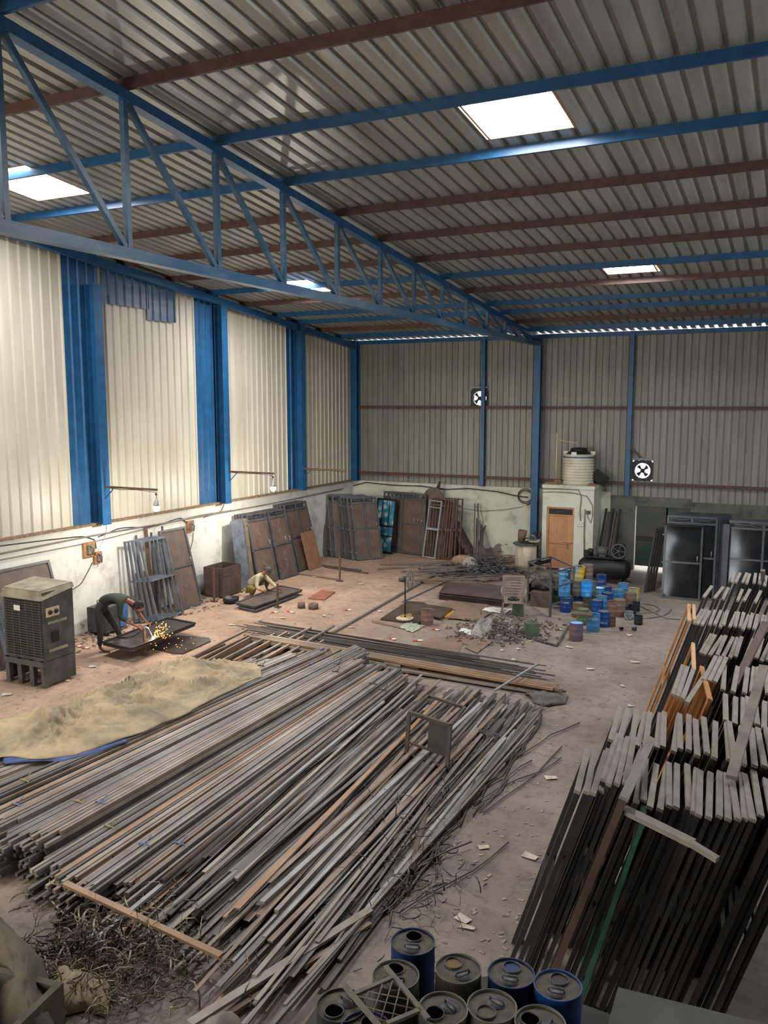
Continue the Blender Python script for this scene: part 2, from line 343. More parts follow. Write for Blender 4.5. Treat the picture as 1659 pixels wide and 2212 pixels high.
def door_leaf(label, w, h, name='metal_door', group=None, fm=None, pm=None, grill=True, mid=.5, double=False, motif=True, t=.05, handle=True, cat='door', hinges=True):
    fm = fm or m_iron; pm = pm or m_sheetp
    r = empty(name, (0, 0, 0), label, cat, group=group); s = .055
    top = h-(.2 if grill else 0)
    b = MB(); b.box((s/2, 0, h/2), (s, t, h)); b.box((w-s/2, 0, h/2), (s, t, h)); b.box((w/2, 0, h-s/2), (w-2*s, t, s)); b.box((w/2, 0, s/2), (w-2*s, t, s))
    if grill: b.box((w/2, 0, top), (w-2*s, t, s))
    b.build('frame', fm, r)
    b = MB(); b.box((w/2, .006, (s+top)/2), (w-2*s, .012, top-s)); b.build('sheet_panel', pm, r)
    b = MB(); b.box((w/2, -.012, h*mid), (w-2*s, t*.6, .05)); b.build('mid_rail', fm, r)
    if double: b = MB(); b.box((w/2, -.012, (s+h)/2), (.06, t*.7, h-2*s)); b.build('centre_stile', fm, r)
    if grill:
        b = MB()
        for a in range(2 if double else 1):
            x0 = s+(w/2-s)*a; x1 = x0+(w/2-s) if double else w-s
            for k in range(2): b.bar((x0, 0, top+.03 if k else h-s), (x1, 0, h-s if k else top+.03), .012)
            b.tube([((x0+x1)/2+.045*math.cos(q), -.005, (top+h)/2-.012+.045*math.sin(q)) for q in [i*math.pi/5 for i in range(10)]], .006, 5, closed=True)
            b.bar((x0, 0, (top+h)/2), (x1, 0, (top+h)/2), .01)
        b.build('transom_grille', fm, r)
    if motif:
        for zc in (h*mid*.5+.03, (h*mid+top)/2):
            b = MB(); c = w*.5; q = h*.13
            for p0, p1 in (((c-.1, -.006, zc), (c, -.006, zc+q)), ((c, -.006, zc+q), (c+.06, -.006, zc)), ((c+.06, -.006, zc), (c, -.006, zc-q)), ((c, -.006, zc-q), (c-.1, -.006, zc))): b.bar(p0, p1, .0035)
            b.tube([(c-.01+.03*math.cos(u), -.01, zc+.03*math.sin(u)) for u in [i*math.pi/4 for i in range(8)]], .006, 5, closed=True)
            b.build('diamond_motif', m_motif, r)
    if handle:
        b = MB(); b.tube([(w-.12, -.02, h*mid+.04), (w-.12, -.07, h*mid+.06), (w-.12, -.07, h*mid+.17), (w-.12, -.02, h*mid+.19)], .009, 6); b.build('handle', m_chrome, r)
    if hinges:
        b = MB()
        for z in (.25, h*.48, h*.85): b.box((-.02, -.03, z), (.05, .03, .035))
        b.build('hinge_lugs', m_iron2, r)
    return r
def lean_set(proto, placings):
    """first placing moves the prototype, the others copy it with its parts; each has its own label"""
    out = []
    for i, (P, xd, lean, lab) in enumerate(placings):
        o = proto if i == 0 else copy_tree(proto)
        frame_at(o, P, xd, lean)
        if lab: o['label'] = lab
        out.append(o)
    return out

# ---------------------------------------------------------------- left wall: doors and frames leaning
yd = (0, 1, 0)
d = door_leaf('wide brown sheet door leaf leaning on the wall behind the air cooler', 2.0, 1.92, grill=False, motif=True, double=False, handle=False); frame_at(d, (-13.85, 10.85, .02), yd, 17)
for k, (lab, off) in enumerate((('grey steel door frame behind the cooler, front one of three at the left edge', .0), ('grey steel door frame behind the cooler, middle one of three', .07), ('grey steel door frame behind the cooler, rear one of three', .14))):
    r = empty('door_frame', (0, 0, 0), lab, 'door frame', group='frames behind the cooler')
    for n, c, dd in (('stile', (.03, 0, .95), (.06, .05, 1.9)), ('stile', (.97, 0, .95), (.06, .05, 1.9)), ('head', (.5, 0, 1.87), (.88, .05, .06)), ('cross_rail', (.5, 0, 1.0), (.88, .05, .05))):
        b = MB(); b.box(c, dd); b.build(n, m_iron2, r)
    frame_at(r, (-13.62-off*1.0, 10.1+k*.12, .02), yd, 15)
# grey-blue shallow box frames near the welder
for k in range(5):
    r = empty('box_frame', (0, 0, 0), 'blue-grey deep steel frame with one shelf rail, %s from the front of its leaning set' % ORD[k], 'frame', group='box frames leaning beside the welder')
    W, H = .95, 1.95
    for n, c, dd in (('stile', (.02, 0, H/2), (.035, .055, H)), ('stile', (W-.02, 0, H/2), (.035, .055, H)), ('head', (W/2, 0, H-.02), (W-.07, .055, .035)), ('sill', (W/2, 0, .02), (W-.07, .09, .035)), ('cross_rail', (W/2, 0, .98), (W-.07, .09, .035))):
        b = MB(); b.box(c, dd); b.build(n, m_iron2, r)
    frame_at(r, (-13.60-k*.1, 15.25-k*.085, .02), yd, 14-k*1.9)
b = MB(); b.box((.3, 0, .55), (.6, .004, 1.1)); o = b.build('sheet_offcut', m_sheetp); tag(o, 'dark steel sheet offcut standing inside the blue-grey frames', 'sheet'); frame_at(o, (-14.22, 15.4, .01), yd, 8)
d = door_leaf('single brown door leaf with two diamond motifs beside the blue-grey frames', 1.0, 2.06, grill=False, mid=.52); frame_at(d, (-13.83, 16.22, .02), yd, 14)
for k, (y, h) in enumerate(((15.55, 2.0), (15.9, 2.15), (16.08, 2.0), (16.5, 2.1))):
    b = MB(); b.box((0, 0, h/2), (.05 if k != 1 else .11, .03, h)); o = b.build('steel_flat', m_rust if k == 1 else m_iron)
    tag(o, '%s steel flat standing on end against the wall behind the frames, %s from the left' % ('rusty' if k == 1 else 'grey', ORD[k]), 'bar', 'flats standing behind the frames'); frame_at(o, (-14.3, y, .01), yd, 4)
# stack of doors behind the squatting man
m_olive = mat('drab_sheet', (112, 100, 78), (88, 78, 64), rough=.7, scale=5)
for k in range(5):
    b = MB(); b.box((.2, 0, .97), (.4, .02, 1.94)); o = b.build('door_skin', (m_iron2, m_iron, m_olive, m_olive, m_iron)[k])
    tag(o, '%s door skin leaning right of the open cabinet, %s from the left' % (('grey', 'dark grey', 'drab', 'drab', 'dark grey')[k], ORD[k]), 'door panel', 'door skins beside the cabinet'); frame_at(o, (-13.95-.02*k, 18.98+.1*k, .01), (.35, 1, 0), 10)
pr = door_leaf('', .86, 2.05)
P = [((-13.78, 19.72, .02), (.1, 1, 0), 13, 'brown door leaf with grille and rings behind the squatting man, front left')]
for k in range(3): P.append(((-13.9-.09*k, 19.6-.06*k, .02), (.1, 1, 0), 12-k, 'steel door leaf stacked behind the front left leaf, %s back' % ORD[k]))
P.append(((-13.66, 20.68, .02), (.05, 1, 0), 13, 'brown door leaf with diamond chalk marks, largest behind the blue drum'))
for k in range(4): P.append(((-13.76-.09*k, 20.56-.07*k, .02), (.05, 1, 0), 12-k, 'steel door leaf stacked behind the diamond-marked leaf, %s back' % ORD[k]))
lean_set(pr, P)
pr = door_leaf('', 1.3, 2.12, double=True, motif=False)
P = [((-13.8, 21.9, .02), yd, 15, 'double-leaf brown door with transom grille behind the plywood-coloured sheet')]
for k in range(3): P.append(((-13.9-.09*k, 21.78-.08*k, .02), yd, 14-k, 'double-leaf steel door stacked behind the brown one, %s back' % ORD[k]))
lean_set(pr, P)
b = MB(); b.box((.4, 0, .6), (.8, .008, 1.2)); o = b.build('plywood_sheet', mat('plain_ply_brown', (142, 104, 78), (124, 90, 68), rough=.7, scale=4)); tag(o, 'plain orange-brown sheet leaning on the double-leaf door', 'sheet'); frame_at(o, (-13.62, 22.2, .01), yd, 15)
# corner set, turned towards the camera
pr = door_leaf('', .95, 2.1, double=True, motif=False)
cx = Vector((.62, .78, 0)); P = [((-13.1, 24.36, .02), cx, 15, 'front double door leaf of the corner stack, brown with top grille')]
for k in range(9):
    P.append(((-13.28-.15*k+rnd.uniform(-.03, .03), 24.44+.03*k+rnd.uniform(-.1, .1), .02), Vector((.62+.03*k+rnd.uniform(-.06, .06), .78, 0)), 14.5-.4*k+rnd.uniform(-1.2, 1.2), 'steel door leaf in the corner stack, %s behind the front one' % ORD[k]))
lean_set(pr, P)
# back wall: floral door and the leaves beside it
m_flor = bpy.data.materials.new('floral_print'); m_flor.use_nodes = True; nt = m_flor.node_tree; bs = nt.nodes['Principled BSDF']
tc = nt.nodes.new('ShaderNodeTexCoord'); vo = nt.nodes.new('ShaderNodeTexVoronoi'); vo.inputs['Scale'].default_value = 4.5; cr = nt.nodes.new('ShaderNodeValToRGB')
for i, (p, c) in enumerate(((0, (206, 130, 140)), (.12, (226, 218, 210)), (.27, (200, 206, 204)), (.36, (84, 158, 178)), (.62, (60, 120, 140)))):
    e = cr.color_ramp.elements[i] if i < 2 else cr.color_ramp.elements.new(p); e.position = p; e.color = lin(c)+(1,)
no = nt.nodes.new('ShaderNodeTexNoise'); no.inputs['Scale'].default_value = 14; mx = nt.nodes.new('ShaderNodeMix'); mx.data_type = 'VECTOR'; mx.inputs[0].default_value = .12
nt.links.new(tc.outputs['Object'], no.inputs[0]); nt.links.new(tc.outputs['Object'], mx.inputs[4]); nt.links.new(no.outputs['Color'], mx.inputs[5]); nt.links.new(mx.outputs[1], vo.inputs['Vector'])
nt.links.new(vo.outputs['Distance'], cr.inputs[0]); nt.links.new(cr.outputs[0], bs.inputs['Base Color']); bs.inputs['Roughness'].default_value = .4
bx = Vector((.95, -.3, 0))
d = door_leaf('dark-framed door with blue floral print panel leaning on the back wall', .92, 1.88, pm=m_flor, fm=m_blackm, grill=False, motif=False, mid=.5); frame_at(d, (-13.45, 26.2, .02), bx, 8)
b = MB(); b.box((.3, -.03, 1.4), (.02, .02, .8)); b.box((.62, -.03, 1.4), (.02, .02, .8)); b.box((.46, -.03, .6), (.8, .02, .03)); b.build('glazing_bars', m_blackm, d)
pr = door_leaf('', .95, 2.1, fm=m_iron, motif=False)
lean_set(pr, [((-13.2+.16*k, 26.46-.03*k if k < 5 else 26.3, .02), (1, -.12*(k > 2), 0), 3.5, 'dark steel door leaf behind and right of the floral door, %s from the left' % ORD[k]) for k in range(6)])
# narrow set with arched sheet
b = MB(); pts = [(0, 0), (.75, 0), (.75, 1.95)] + [(.375+.375*math.cos(a), 1.95+.38*math.sin(a)) for a in [math.pi*i/12 for i in range(1, 12)]] + [(0, 1.95)]
b.quad([(x, 0, z) for x, z in pts]); o = b.build('arched_sheet', m_sheetp, solid=.02); tag(o, 'rusty arch-topped sheet at the back of the narrow frame stack', 'sheet'); frame_at(o, (-11.62, 26.3, .02), (1, 0, 0), 4)
b = MB(); b.quad([(0, 0, 0), (.16, 0, -.02), (.2, 0, .3), (.12, 0, .26)]); o = b.build('sheet_scrap', m_blackm, solid=.01, ); o.location = (-11.2, 26.5, 2.28); tag(o, 'small dark sheet scrap poking up above the arched sheet', 'scrap')
for k in range(8):
    r = empty('narrow_frame', (0, 0, 0), ('pale grey narrow door frame at the front of the arched stack' if k == 0 else 'rusty narrow door frame in the arched stack, %s behind the pale one' % ORD[k-1]), 'door frame', group='narrow frames on the back wall')
    m = m_ltgrey if k == 0 else (m_rust if k % 2 else m_sheetp); W, H = (.56, 1.95) if k == 0 else (.62, 2.02)
    for n, c, dd in (('stile', (.025, 0, H/2), (.04, .05, H)), ('stile', (W-.025, 0, H/2), (.04, .05, H)), ('head', (W/2, 0, H-.02), (W-.09, .05, .04)), ('rail', (W/2, 0, H-.24), (W-.09, .05, .03)), ('mid_rail', (W/2, 0, .98), (W-.09, .05, .07)), ('foot_rail', (W/2, 0, .02), (W-.09, .05, .04))):
        b = MB(); b.box(c, dd); b.build(n, m, r)
    if k == 4: b = MB(); b.box((W/2, .03, .98), (W, .004, 1.9)); b.build('sheet_panel', m_sheetp, r)
    frame_at(r, (-11.42+.1*k+rnd.uniform(-.04, .04), 25.9+.04*k, .02), (1, -.28+rnd.uniform(-.12, .12), 0), 11-k+rnd.uniform(-.8, .8))
# curved sheets and a coil beside them
for k in range(3):
    b = MB(); n = 8
    for i in range(n):
        a0, a1 = i/n, (i+1)/n; X = lambda a: -10.45+.95*a+.02*k; Z = lambda a: 1.25*(1-a)**1.7-.05*k*(1-a)+.02
        b.quad([(X(a0), 26.1+.2*k, Z(a0)), (X(a1), 25.9+.2*k, Z(a1)), (X(a1), 26.4+.2*k, Z(a1)), (X(a0), 26.6+.1*k, Z(a0))], True)
    tag(b.build('bent_sheet', m_sheetp, solid=.006), 'bent steel sheet sagging beside the arched stack, %s from the front' % ORD[k], 'sheet', 'bent sheets on the back wall')
rods = [(1026, 1088, 1208), (1033, 1087, 1206), (1030, 1120, 1206), (1034, 1125, 1207), (1038, 1133, 1206), (1041, 1134, 1206), (1044, 1140, 1200)]
for k, (px, pt_, pb) in enumerate(rods):
    B = GY(px-2, pb, 25.9); T = GY(px, pt_, 26.75); B.z = max(B.z, .01); b = MB(); b.bar(B, T, .045, .03); tag(b.build('steel_bar', m_iron if k % 2 else m_sheetp, loc=B), 'steel bar standing on end against the back wall, %s from the left' % ORD[k], 'bar', 'bars standing on the back wall')
b = MB(); b.bar(G(1022, 1208, .02), GY(1049, 1135, 26.7), .035); tag(b.build('steel_bar', m_rust), 'rusty bar leaning diagonally across the standing bars', 'bar')
# small grey machine sack and grinding disc on the scrap
b = MB(); b.ball((0, 0, 0), (.38, .25, .2), 14, 8); o = b.build('folded_sack', mat('sack_cloth', (150, 128, 100), (108, 90, 70), rough=.9, scale=6, bump=.5)); p = G(1000, 1212, .3); o.location = p; tag(o, 'brown folded sack on top of the scrap heap', 'sack')
b = MB(); b.lathe([(.02, 0), (.23, 0), (.24, .02), (.23, .05), (.02, .05)], 28, M=Matrix.Rotation(math.radians(78), 4, 'Y')); b2 = MB(); b2.lathe([(.03, 0), (.09, 0), (.09, .03), (.03, .03)], 20, M=Matrix.Rotation(math.radians(78), 4, 'Y'))
o = b.build('abrasive_disc', mat('disc_grey', (150, 142, 128), (128, 120, 108), rough=.8)); o.location = G(1015, 1219, .27); q = b2.build('disc_label', mat('yellow_label', (222, 206, 70)), o); q.location = (-.03, 0, -.01)
b3 = MB(); o.rotation_euler.z = math.radians(-60); tag(o, 'large cutting disc with yellow centre standing on the scrap heap', 'disc')

# ---------------------------------------------------------------- power boards, conduits, wires on the left wall
m_board = mat('rusty_board', (178, 128, 78), (120, 84, 56), rough=.7, scale=12)
m_wire = mat('black_cable', (38, 36, 36), rough=.5); m_greyw = mat('grey_conduit', (128, 124, 114), (104, 100, 92), rough=.6)
for lab, px, py, w_, h_ in (('rusty square fuse board above the welding machine', 192, 1187, .34, .34), ('small rusty socket box below the fuse board', 211, 1204, .24, .26), ('rusty fuse board above the single door leaf', 411, 1137, .26, .3)):
    c = GX(px, py, XL+.03); r = empty('fuse_board', c, lab, 'fuse board'); b = MB(); b.box((0, 0, 0), (.05, w_, h_)); b.build('back_board', m_board, r)
    b = MB(); b.box((.05, .0, .01), (.06, w_*.5, h_*.62)); b.build('switch_box', m_greyw, r); b = MB(); b.tube([(.06, -.05, .1), (.14, 0, .03), (.1, .02, -.12)], .012, 6); b.build('cable_loop', m_wire, r)
def cable(name, label, pts, r=.012, m=None, X=XL+.02, group=None, sub=6):
    P = []
    for (x0, y0), (x1, y1) in zip(pts, pts[1:]):
        for i in range(sub): P.append(GX(x0+(x1-x0)*i/sub, y0+(y1-y0)*i/sub, X))
    P.append(GX(pts[-1][0], pts[-1][1], X))
    Q = [P[0]]+[(P[i-1]+P[i]+P[i+1])/3 for i in range(1, len(P)-1)]+[P[-1]]
    b = MB(); b.tube(Q, r, 6); return tag(b.build(name, m or m_wire), label, 'cable' if 'conduit' not in name else 'conduit', group)
cable('pipe_conduit', 'upper grey conduit running along the left wall below the ledge', [(-30, 1202), (200, 1157), (400, 1122), (600, 1085), (740, 1056)], .02, m_greyw)
cable('pipe_conduit', 'lower grey conduit running along the left wall', [(-30, 1215), (205, 1170), (420, 1115), (500, 1102)], .013, m_greyw)
cable('power_cable', 'black cable looping along the left wall to the first fuse board', [(-30, 1183), (90, 1168), (180, 1158), (205, 1166), (208, 1185)], .012)
cable('power_cable', 'thin cable hanging from the socket box to the air cooler', [(200, 1215), (190, 1235), (175, 1262), (150, 1277)], .009)
cable('power_cable', 'cable drooping between the two fuse boards', [(212, 1160), (260, 1140), (330, 1138), (390, 1118), (404, 1130)], .012)
cable('power_cable', 'pale cable running down the first column to the socket box', [(216, 1062), (221, 1100), (232, 1140), (225, 1165), (212, 1190)], .01, mat('pale_cable', (190, 190, 190)))
cable('power_cable', 'cable dropping from the second fuse board', [(418, 1150), (416, 1170), (411, 1188)], .008)
cable('power_cable', 'red cable down the second column', [(486, 1060), (486, 1085), (478, 1105), (440, 1118)], .01, mat('red_cable', (120, 60, 50)))
# cable along the back wall
P = [GY(x, y, YW-.04) for x, y in ((760, 1050), (790, 1042), (850, 1048), (910, 1050), (965, 1057), (1010, 1055), (1075, 1062), (1120, 1072), (1140, 1074))]
b = MB(); b.tube(P, .018, 6); tag(b.build('power_cable', m_wire), 'black cable sagging along the top of the back wall', 'cable')
b = MB(); b.tube([GY(1140+16*math.cos(a)-5, 1068+15*math.sin(a)+a*.6, YW-.06-a*.002) for a in [i*.4 for i in range(36)]], .014, 6); tag(b.build('cable_coil', m_wire), 'coil of black cable hanging on the back wall left of the tall column', 'cable')
b = MB(); b.tube([GY(x, y, YW-.04) for x, y in ((780, 1135), (840, 1120), (880, 1105), (935, 1085), (970, 1080), (1000, 1098), (1040, 1104), (1090, 1101), (1130, 1094))], .007, 5); tag(b.build('thin_wire', m_wire), 'thin wire strung across the back wall behind the leaning frames', 'wire')

# ---------------------------------------------------------------- bulb arms
m_bulb = mat('lit_bulb', (255, 250, 240), emit=60)
for i, (y, z, ln, lab, on) in enumerate(((14.39, 3.3, 1.55, 'first', 1), (19.05, 3.31, 1.5, 'second', 1), (22.95, 3.12, 1.55, 'third', 0))):
    x0 = XL+.3
    b = MB(); b.box((0, 0, 0), (ln, .045, .045)); o0 = empty('lamp_arm', (x0, y, z), '%s steel arm sticking out from the left wall columns, %s' % (lab, 'carrying a lit bulb' if on else 'bare'), 'lamp arm')
    a = b.build('arm_tube', m_rust, o0); a.location = (ln/2, 0, 0)
    b = MB(); b.tube([(0, .03, -.02), (ln*.3, .03, -.05), (ln*.6, .03, -.03), (ln-.05, .03, -.06)], .007, 5); b.build('cable', m_wire, o0)
    b = MB(); b.bar((.02, 0, -.02), (.0, 0, -.32), .03); b.bar((.0, 0, -.3), (.3, 0, -.02), .02); b.build('bracket', m_blue, o0)
    if on:
        L_ = empty('hanging_bulb', (x0+ln-.03, y, z-.3), 'lit white bulb hanging from the %s steel arm' % lab, 'bulb')
        b = MB(); b.tube([(0, 0, .25), (0, 0, .08)], .006, 5); b.ball((0, 0, .2), .025); b.build('cord', m_wire, L_)
        b = MB(); b.lathe([(.012, .1), (.03, .08), (.055, -.0), (.07, -.06)], 16); b.build('bulb_collar', m_chrome, L_)
        b = MB(); b.lathe([(.07, -.06), (.078, -.09), (.07, -.13), (.045, -.165), (.01, -.178)], 16); b.build('bulb_glass', m_bulb, L_)
        l = bpy.data.lights.new('bulb_light', 'POINT'); l.energy = 150; l.color = (1, .93, .82); l.shadow_soft_size = .08; lo = bpy.data.objects.new('bulb_light', l); C.objects.link(lo); lo.location = (x0+ln-.03, y, z-.56)

# ---------------------------------------------------------------- exhaust fans in the back wall
for (x, z), lab in zip(FANS, ('exhaust fan in a square dark frame, higher one left of the tall column', 'exhaust fan in a square dark frame, lower one right of the water tank')):
    r = empty('exhaust_fan', (x, YW-.02, z), lab, 'exhaust fan'); b = MB(); n = 28; R0 = .235
    sq = []
    for i in range(n):
        a = 2*math.pi*i/n; c, s_ = math.cos(a), math.sin(a); k = .31/max(abs(c), abs(s_)); sq.append((k*c, k*s_))
    for i in range(n):
        a0, a1 = 2*math.pi*i/n, 2*math.pi*(i+1)/n; j = (i+1) % n
        for yy in (0, .05): b.quad([(sq[i][0], yy, sq[i][1]), (sq[j][0], yy, sq[j][1]), (R0*math.cos(a1), yy, R0*math.sin(a1)), (R0*math.cos(a0), yy, R0*math.sin(a0))])
        b.quad([(R0*math.cos(a0), 0, R0*math.sin(a0)), (R0*math.cos(a1), 0, R0*math.sin(a1)), (R0*math.cos(a1), .16, R0*math.sin(a1)), (R0*math.cos(a0), .16, R0*math.sin(a0))], True)
    b.build('housing', m_blackm, r)
    b = MB(); b.lathe([(.02, -.05), (.06, -.04), (.07, .06), (.02, .1)], 14, M=Matrix.Rotation(math.radians(-90), 4, 'X')); b.build('motor', m_blackm, r)
    for k in range(4):
        a = math.radians(38+90*k); b = MB(); c, s_ = math.cos(a), math.sin(a); t = (-s_, c)
        b.quad([(c*.05+t[0]*.02, .02, s_*.05+t[1]*.02), (c*.2+t[0]*.085, .05, s_*.2+t[1]*.085), (c*.2-t[0]*.05, .0, s_*.2-t[1]*.05), (c*.05-t[0]*.02, .0, s_*.05-t[1]*.02)]); b.build('blade', m_blackm, r, solid=.004)
    for k in range(4):
        a = math.radians(80+90*k); b = MB(); b.bar((.05*math.cos(a), -.02, .05*math.sin(a)), (.25*math.cos(a), -.02, .25*math.sin(a)), .014); b.build('guard_strut', m_blackm, r)
    b = MB(); b.box((0, -.04, .36), (.6, .08, .03)); b.build('top_ledge', m_ltgrey, r)
b = MB(); b.bar((-9.75, YW-.08, 5.75), (-9.55, YW-.14, 6.1), .04); tag(b.build('fan_stay', m_brown), 'short diagonal stay above the higher exhaust fan', 'stay')
b = MB(); b.bar((-4.5, YW-.08, 3.52), (-4.85, YW-.14, 3.85), .04); tag(b.build('fan_stay', m_brown), 'short diagonal stay above the lower exhaust fan', 'stay')

# ---------------------------------------------------------------- toilet room, tank, door, plinth
RXL, RXR, RY = -7.27, -5.68, 25.8
b = MB(); b.box(((RXL+RXR)/2, RY+.1, 1.3+.99), (RXR-RXL, .2, .62)); b.box((RXL+.07, RY+.1, .99), (.14, .2, 1.98)); b.box(((-6.27+RXR)/2, RY+.1, .99), (RXR+6.27, .2, 1.98))
b.box((RXL+.1, (RY+YW)/2+.1, 1.3), (.2, YW-RY-.2, 2.6)); b.box((RXR-.1, (RY+YW)/2+.1, 1.3), (.2, YW-RY-.2, 2.6)); b.box(((RXL+RXR)/2, (RY+YW)/2, 2.62), (RXR-RXL+.04, YW-RY+.06, .1))
struct(b.build('wall_closet', m_roomw))
m_dorange = mat('dusty_orange_paint', (186, 138, 98), (170, 122, 84), rough=.5, scale=2.5)
r = empty('closet_door', (-7.12, RY+.06, 0.02), 'orange-brown metal door of the small whitewashed room under the water tank', 'door')
b = MB(); W, H = .84, 1.95
for c, dd in (((.02, 0, H/2), (.05, .07, H)), ((W-.02, 0, H/2), (.05, .07, H)), ((W/2, 0, H-.02), (W-.08, .07, .04)), ((W/2, 0, H-.24), (W-.08, .07, .04))): b.box(c, dd)
b.build('frame', m_dorange, r)
b = MB(); b.box((W/2, .01, .86), (W-.1, .03, 1.68)); b.build('leaf', m_dorange, r); b = MB(); b.box((W/2, -.02, .84), (W-.1, .03, .05)); b.build('mid_rail', m_dorange, r)
b = MB()
for a, z0, z1 in ((.22, .95, 1.62), (.3, 1.02, 1.55), (.22, .12, .72), (.3, .2, .64)):
    for p, q in (((a, z0), (W-a, z0)), ((W-a, z0), (W-a, z1)), ((W-a, z1), (a, z1)), ((a, z1), (a, z0))): b.bar((p[0], -.008, p[1]), (q[0], -.008, q[1]), .012)
b.build('pressed_panel', m_dorange, r)
b = MB(); b.box((W/2, .02, H-.13), (W-.1, .01, .17)); b.build('dark_transom', m_blackm, r)
b = MB(); b.bar((.06, -.01, H-.2), (W-.06, -.01, H-.06), .01); b.bar((.06, -.01, H-.06), (W-.06, -.01, H-.2), .01); b.ball((W/2, -.01, H-.13), .03); b.build('transom_grille', m_iron, r)
b = MB(); b.bar((W*.6, -.04, .86), (W-.01, -.04, .86), .015); b.tube([(W-.18, -.05, .84), (W-.18, -.06, .7), (W-.14, -.05, .68)], .01, 5); b.build('bolt', m_rust, r)
tk = empty('water_tank', (-6.3, 26.3, 2.67), 'cream ribbed plastic water tank with black lid on the whitewashed room', 'water tank')
pf = [(.05, 0), (.46, 0)]; z = .06
for k in range(9): pf += [(.475, z), (.475, z+.045), (.452, z+.055), (.452, z+.068)]; z += .088
pf += [(.475, z), (.47, z+.05), (.4, z+.1)]
b = MB(); b.lathe(pf, 36); b.build('tank_body', mat('cream_plastic', (206, 200, 178), (184, 176, 152), rough=.4, scale=2), tk)
b = MB(); b.lathe([(.47, .86), (.46, .9), (.3, 1.02), (.26, 1.03), (.26, 1.1), (.2, 1.14), (.02, 1.15)], 32); b.build('lid', m_blackm, tk)
b = MB(); b.lathe([(.478, .845), (.48, .875), (.47, .885)], 32, cap=False); b.build('blue_band', m_blue, tk)
b = MB(); b.box((-.05, -.42, .96), (.16, .03, .13)); b.build('white_label', m_chalk, tk)
b = MB(); b.box((-.42, .1, .98), (.14, .1, .1)); b.box((.42, .1, .98), (.14, .1, .1)); b.build('lifting_lugs', mat('cream_plastic2', (206, 200, 178)), tk)
b = MB(); b.tube([(-6.98, 26.2, 2.67), (-6.98, 26.2, 4.25)], .028, 8); b.tube([(-6.98, 26.2, 4.05), (-6.5, 26.2, 3.98), (-6.32, 26.25, 3.96), (-6.3, 26.28, 3.82)], .015, 8); tag(b.build('filler_pipe', mat('cream_pipe', (188, 170, 140)), loc=(-6.98, 26.2, 2.67)), 'cream vertical pipe with a branch over the water tank', 'pipe')
for k, (x, y, z, w_) in enumerate(((-7.0, 25.98, 2.7, .3), (-6.88, 26.05, 2.77, .22), (-5.78, 26.0, 2.7, .2))):
    b = MB(); b.box((0, 0, 0), (w_, .12, .075)); o = b.build('brick', mat('old_brick', (134, 92, 74), (108, 80, 66), rough=.9)); o.location = (x, y, z+.01); tag(o, 'brick on the roof of the small room, %s' % ('lower of the two at left', 'upper of the two at left', 'beside the tank at right')[k], 'brick')
b = MB(); b.box((0, 0, 0), (.5, .03, .35)); o = b.build('sheet_scrap', m_blackm); o.location = (-5.62, 26.3, 2.9); o.rotation_euler = (.2, .6, .2); tag(o, 'dark sheet scrap lying on the roof of the small room by the tank', 'scrap')
# conduits and switches on the room front
b = MB(); b.tube([GY(x, y, RY-.02) for x, y in ((1174, 1056), (1215, 1056), (1250, 1058), (1256, 1075), (1253, 1100), (1254, 1126))], .014, 6); tag(b.build('pipe_conduit', m_greyw), 'conduit running along the small room front and down to the socket plate', 'conduit')
b = MB(); b.tube([GY(x, y, RY-.02) for x, y in ((1172, 1063), (1195, 1062), (1240, 1065), (1268, 1072), (1280, 1092), (1280, 1115), (1276, 1130), (1270, 1118), (1268, 1105))], .012, 6); tag(b.build('power_cable', m_greyw), 'grey cable looping down the right side of the small room front', 'cable')
b = MB(); b.tube([GY(x, y, RY-.02) for x, y in ((1264, 1100), (1262, 1150), (1262, 1208))], .02, 6); tag(b.build('pipe_conduit', m_greyw), 'straight vertical conduit right of the orange door', 'conduit')
for lab, px, py, s_, m in (('white socket plate right of the orange door', 1254, 1131, .16, m_chalk), ('small brown plug socket near the top right of the orange door', 1271, 1107, .1, m_sheetp)):
    b = MB(); b.box((0, 0, 0), (s_*1.2, .03, s_)); r0 = b.build('socket_plate', m); r0.location = GY(px, py, RY-.015); tag(r0, lab, 'socket')
    b = MB()
    for u in range(4): b.box((-.06+.04*u, -.018, .02 if u % 2 else -.03), (.018, .006, .025))
    b.build('socket_holes', m_blackm, r0)
# plinth with a bucket and junk
b = MB(); b.lathe([(.33, 0), (.33, .82), (.31, .85), (.05, .85)], 28); pl = b.build('concrete_tub', mat('stained_limewash', (196, 188, 168), (150, 120, 88), rough=.85, scale=3, thresh=(.5, .75), stretch=(1, 1, .3))); pl.location = (-7.58, 25.15, 0); tag(pl, 'round limewashed tub at the foot of the tall blue column', 'tub')
b = MB(); b.lathe([(.4, 0), (.42, .02), (.4, .04), (.02, .05)], 24); o = b.build('tub_cover', m_iron); o.location = (-7.58, 25.15, .86); tag(o, 'dark flat cover on the limewashed tub', 'cover')
b = MB(); b.lathe([(.11, 0), (.14, .35), (.13, .36), (.12, .34), (.1, .03)], 18); o = b.build('rusty_pail', mat('pail_brown', (116, 94, 74), (92, 76, 62), rough=.8)); o.location = (-7.75, 25.2, .92); o.rotation_euler = (0, .12, 0); tag(o, 'upright brown pail on the limewashed tub', 'pail')
b = MB(); b.lathe([(.02, 0), (.14, .02), (.2, .09), (.19, .09), (.13, .035), (.02, .02)], 20); o = b.build('basin', mat('cream_enamel', (190, 180, 156), (140, 126, 104))); o.location = (-7.3, 25.05, .93); tag(o, 'cream shallow basin on the right of the limewashed tub', 'basin')
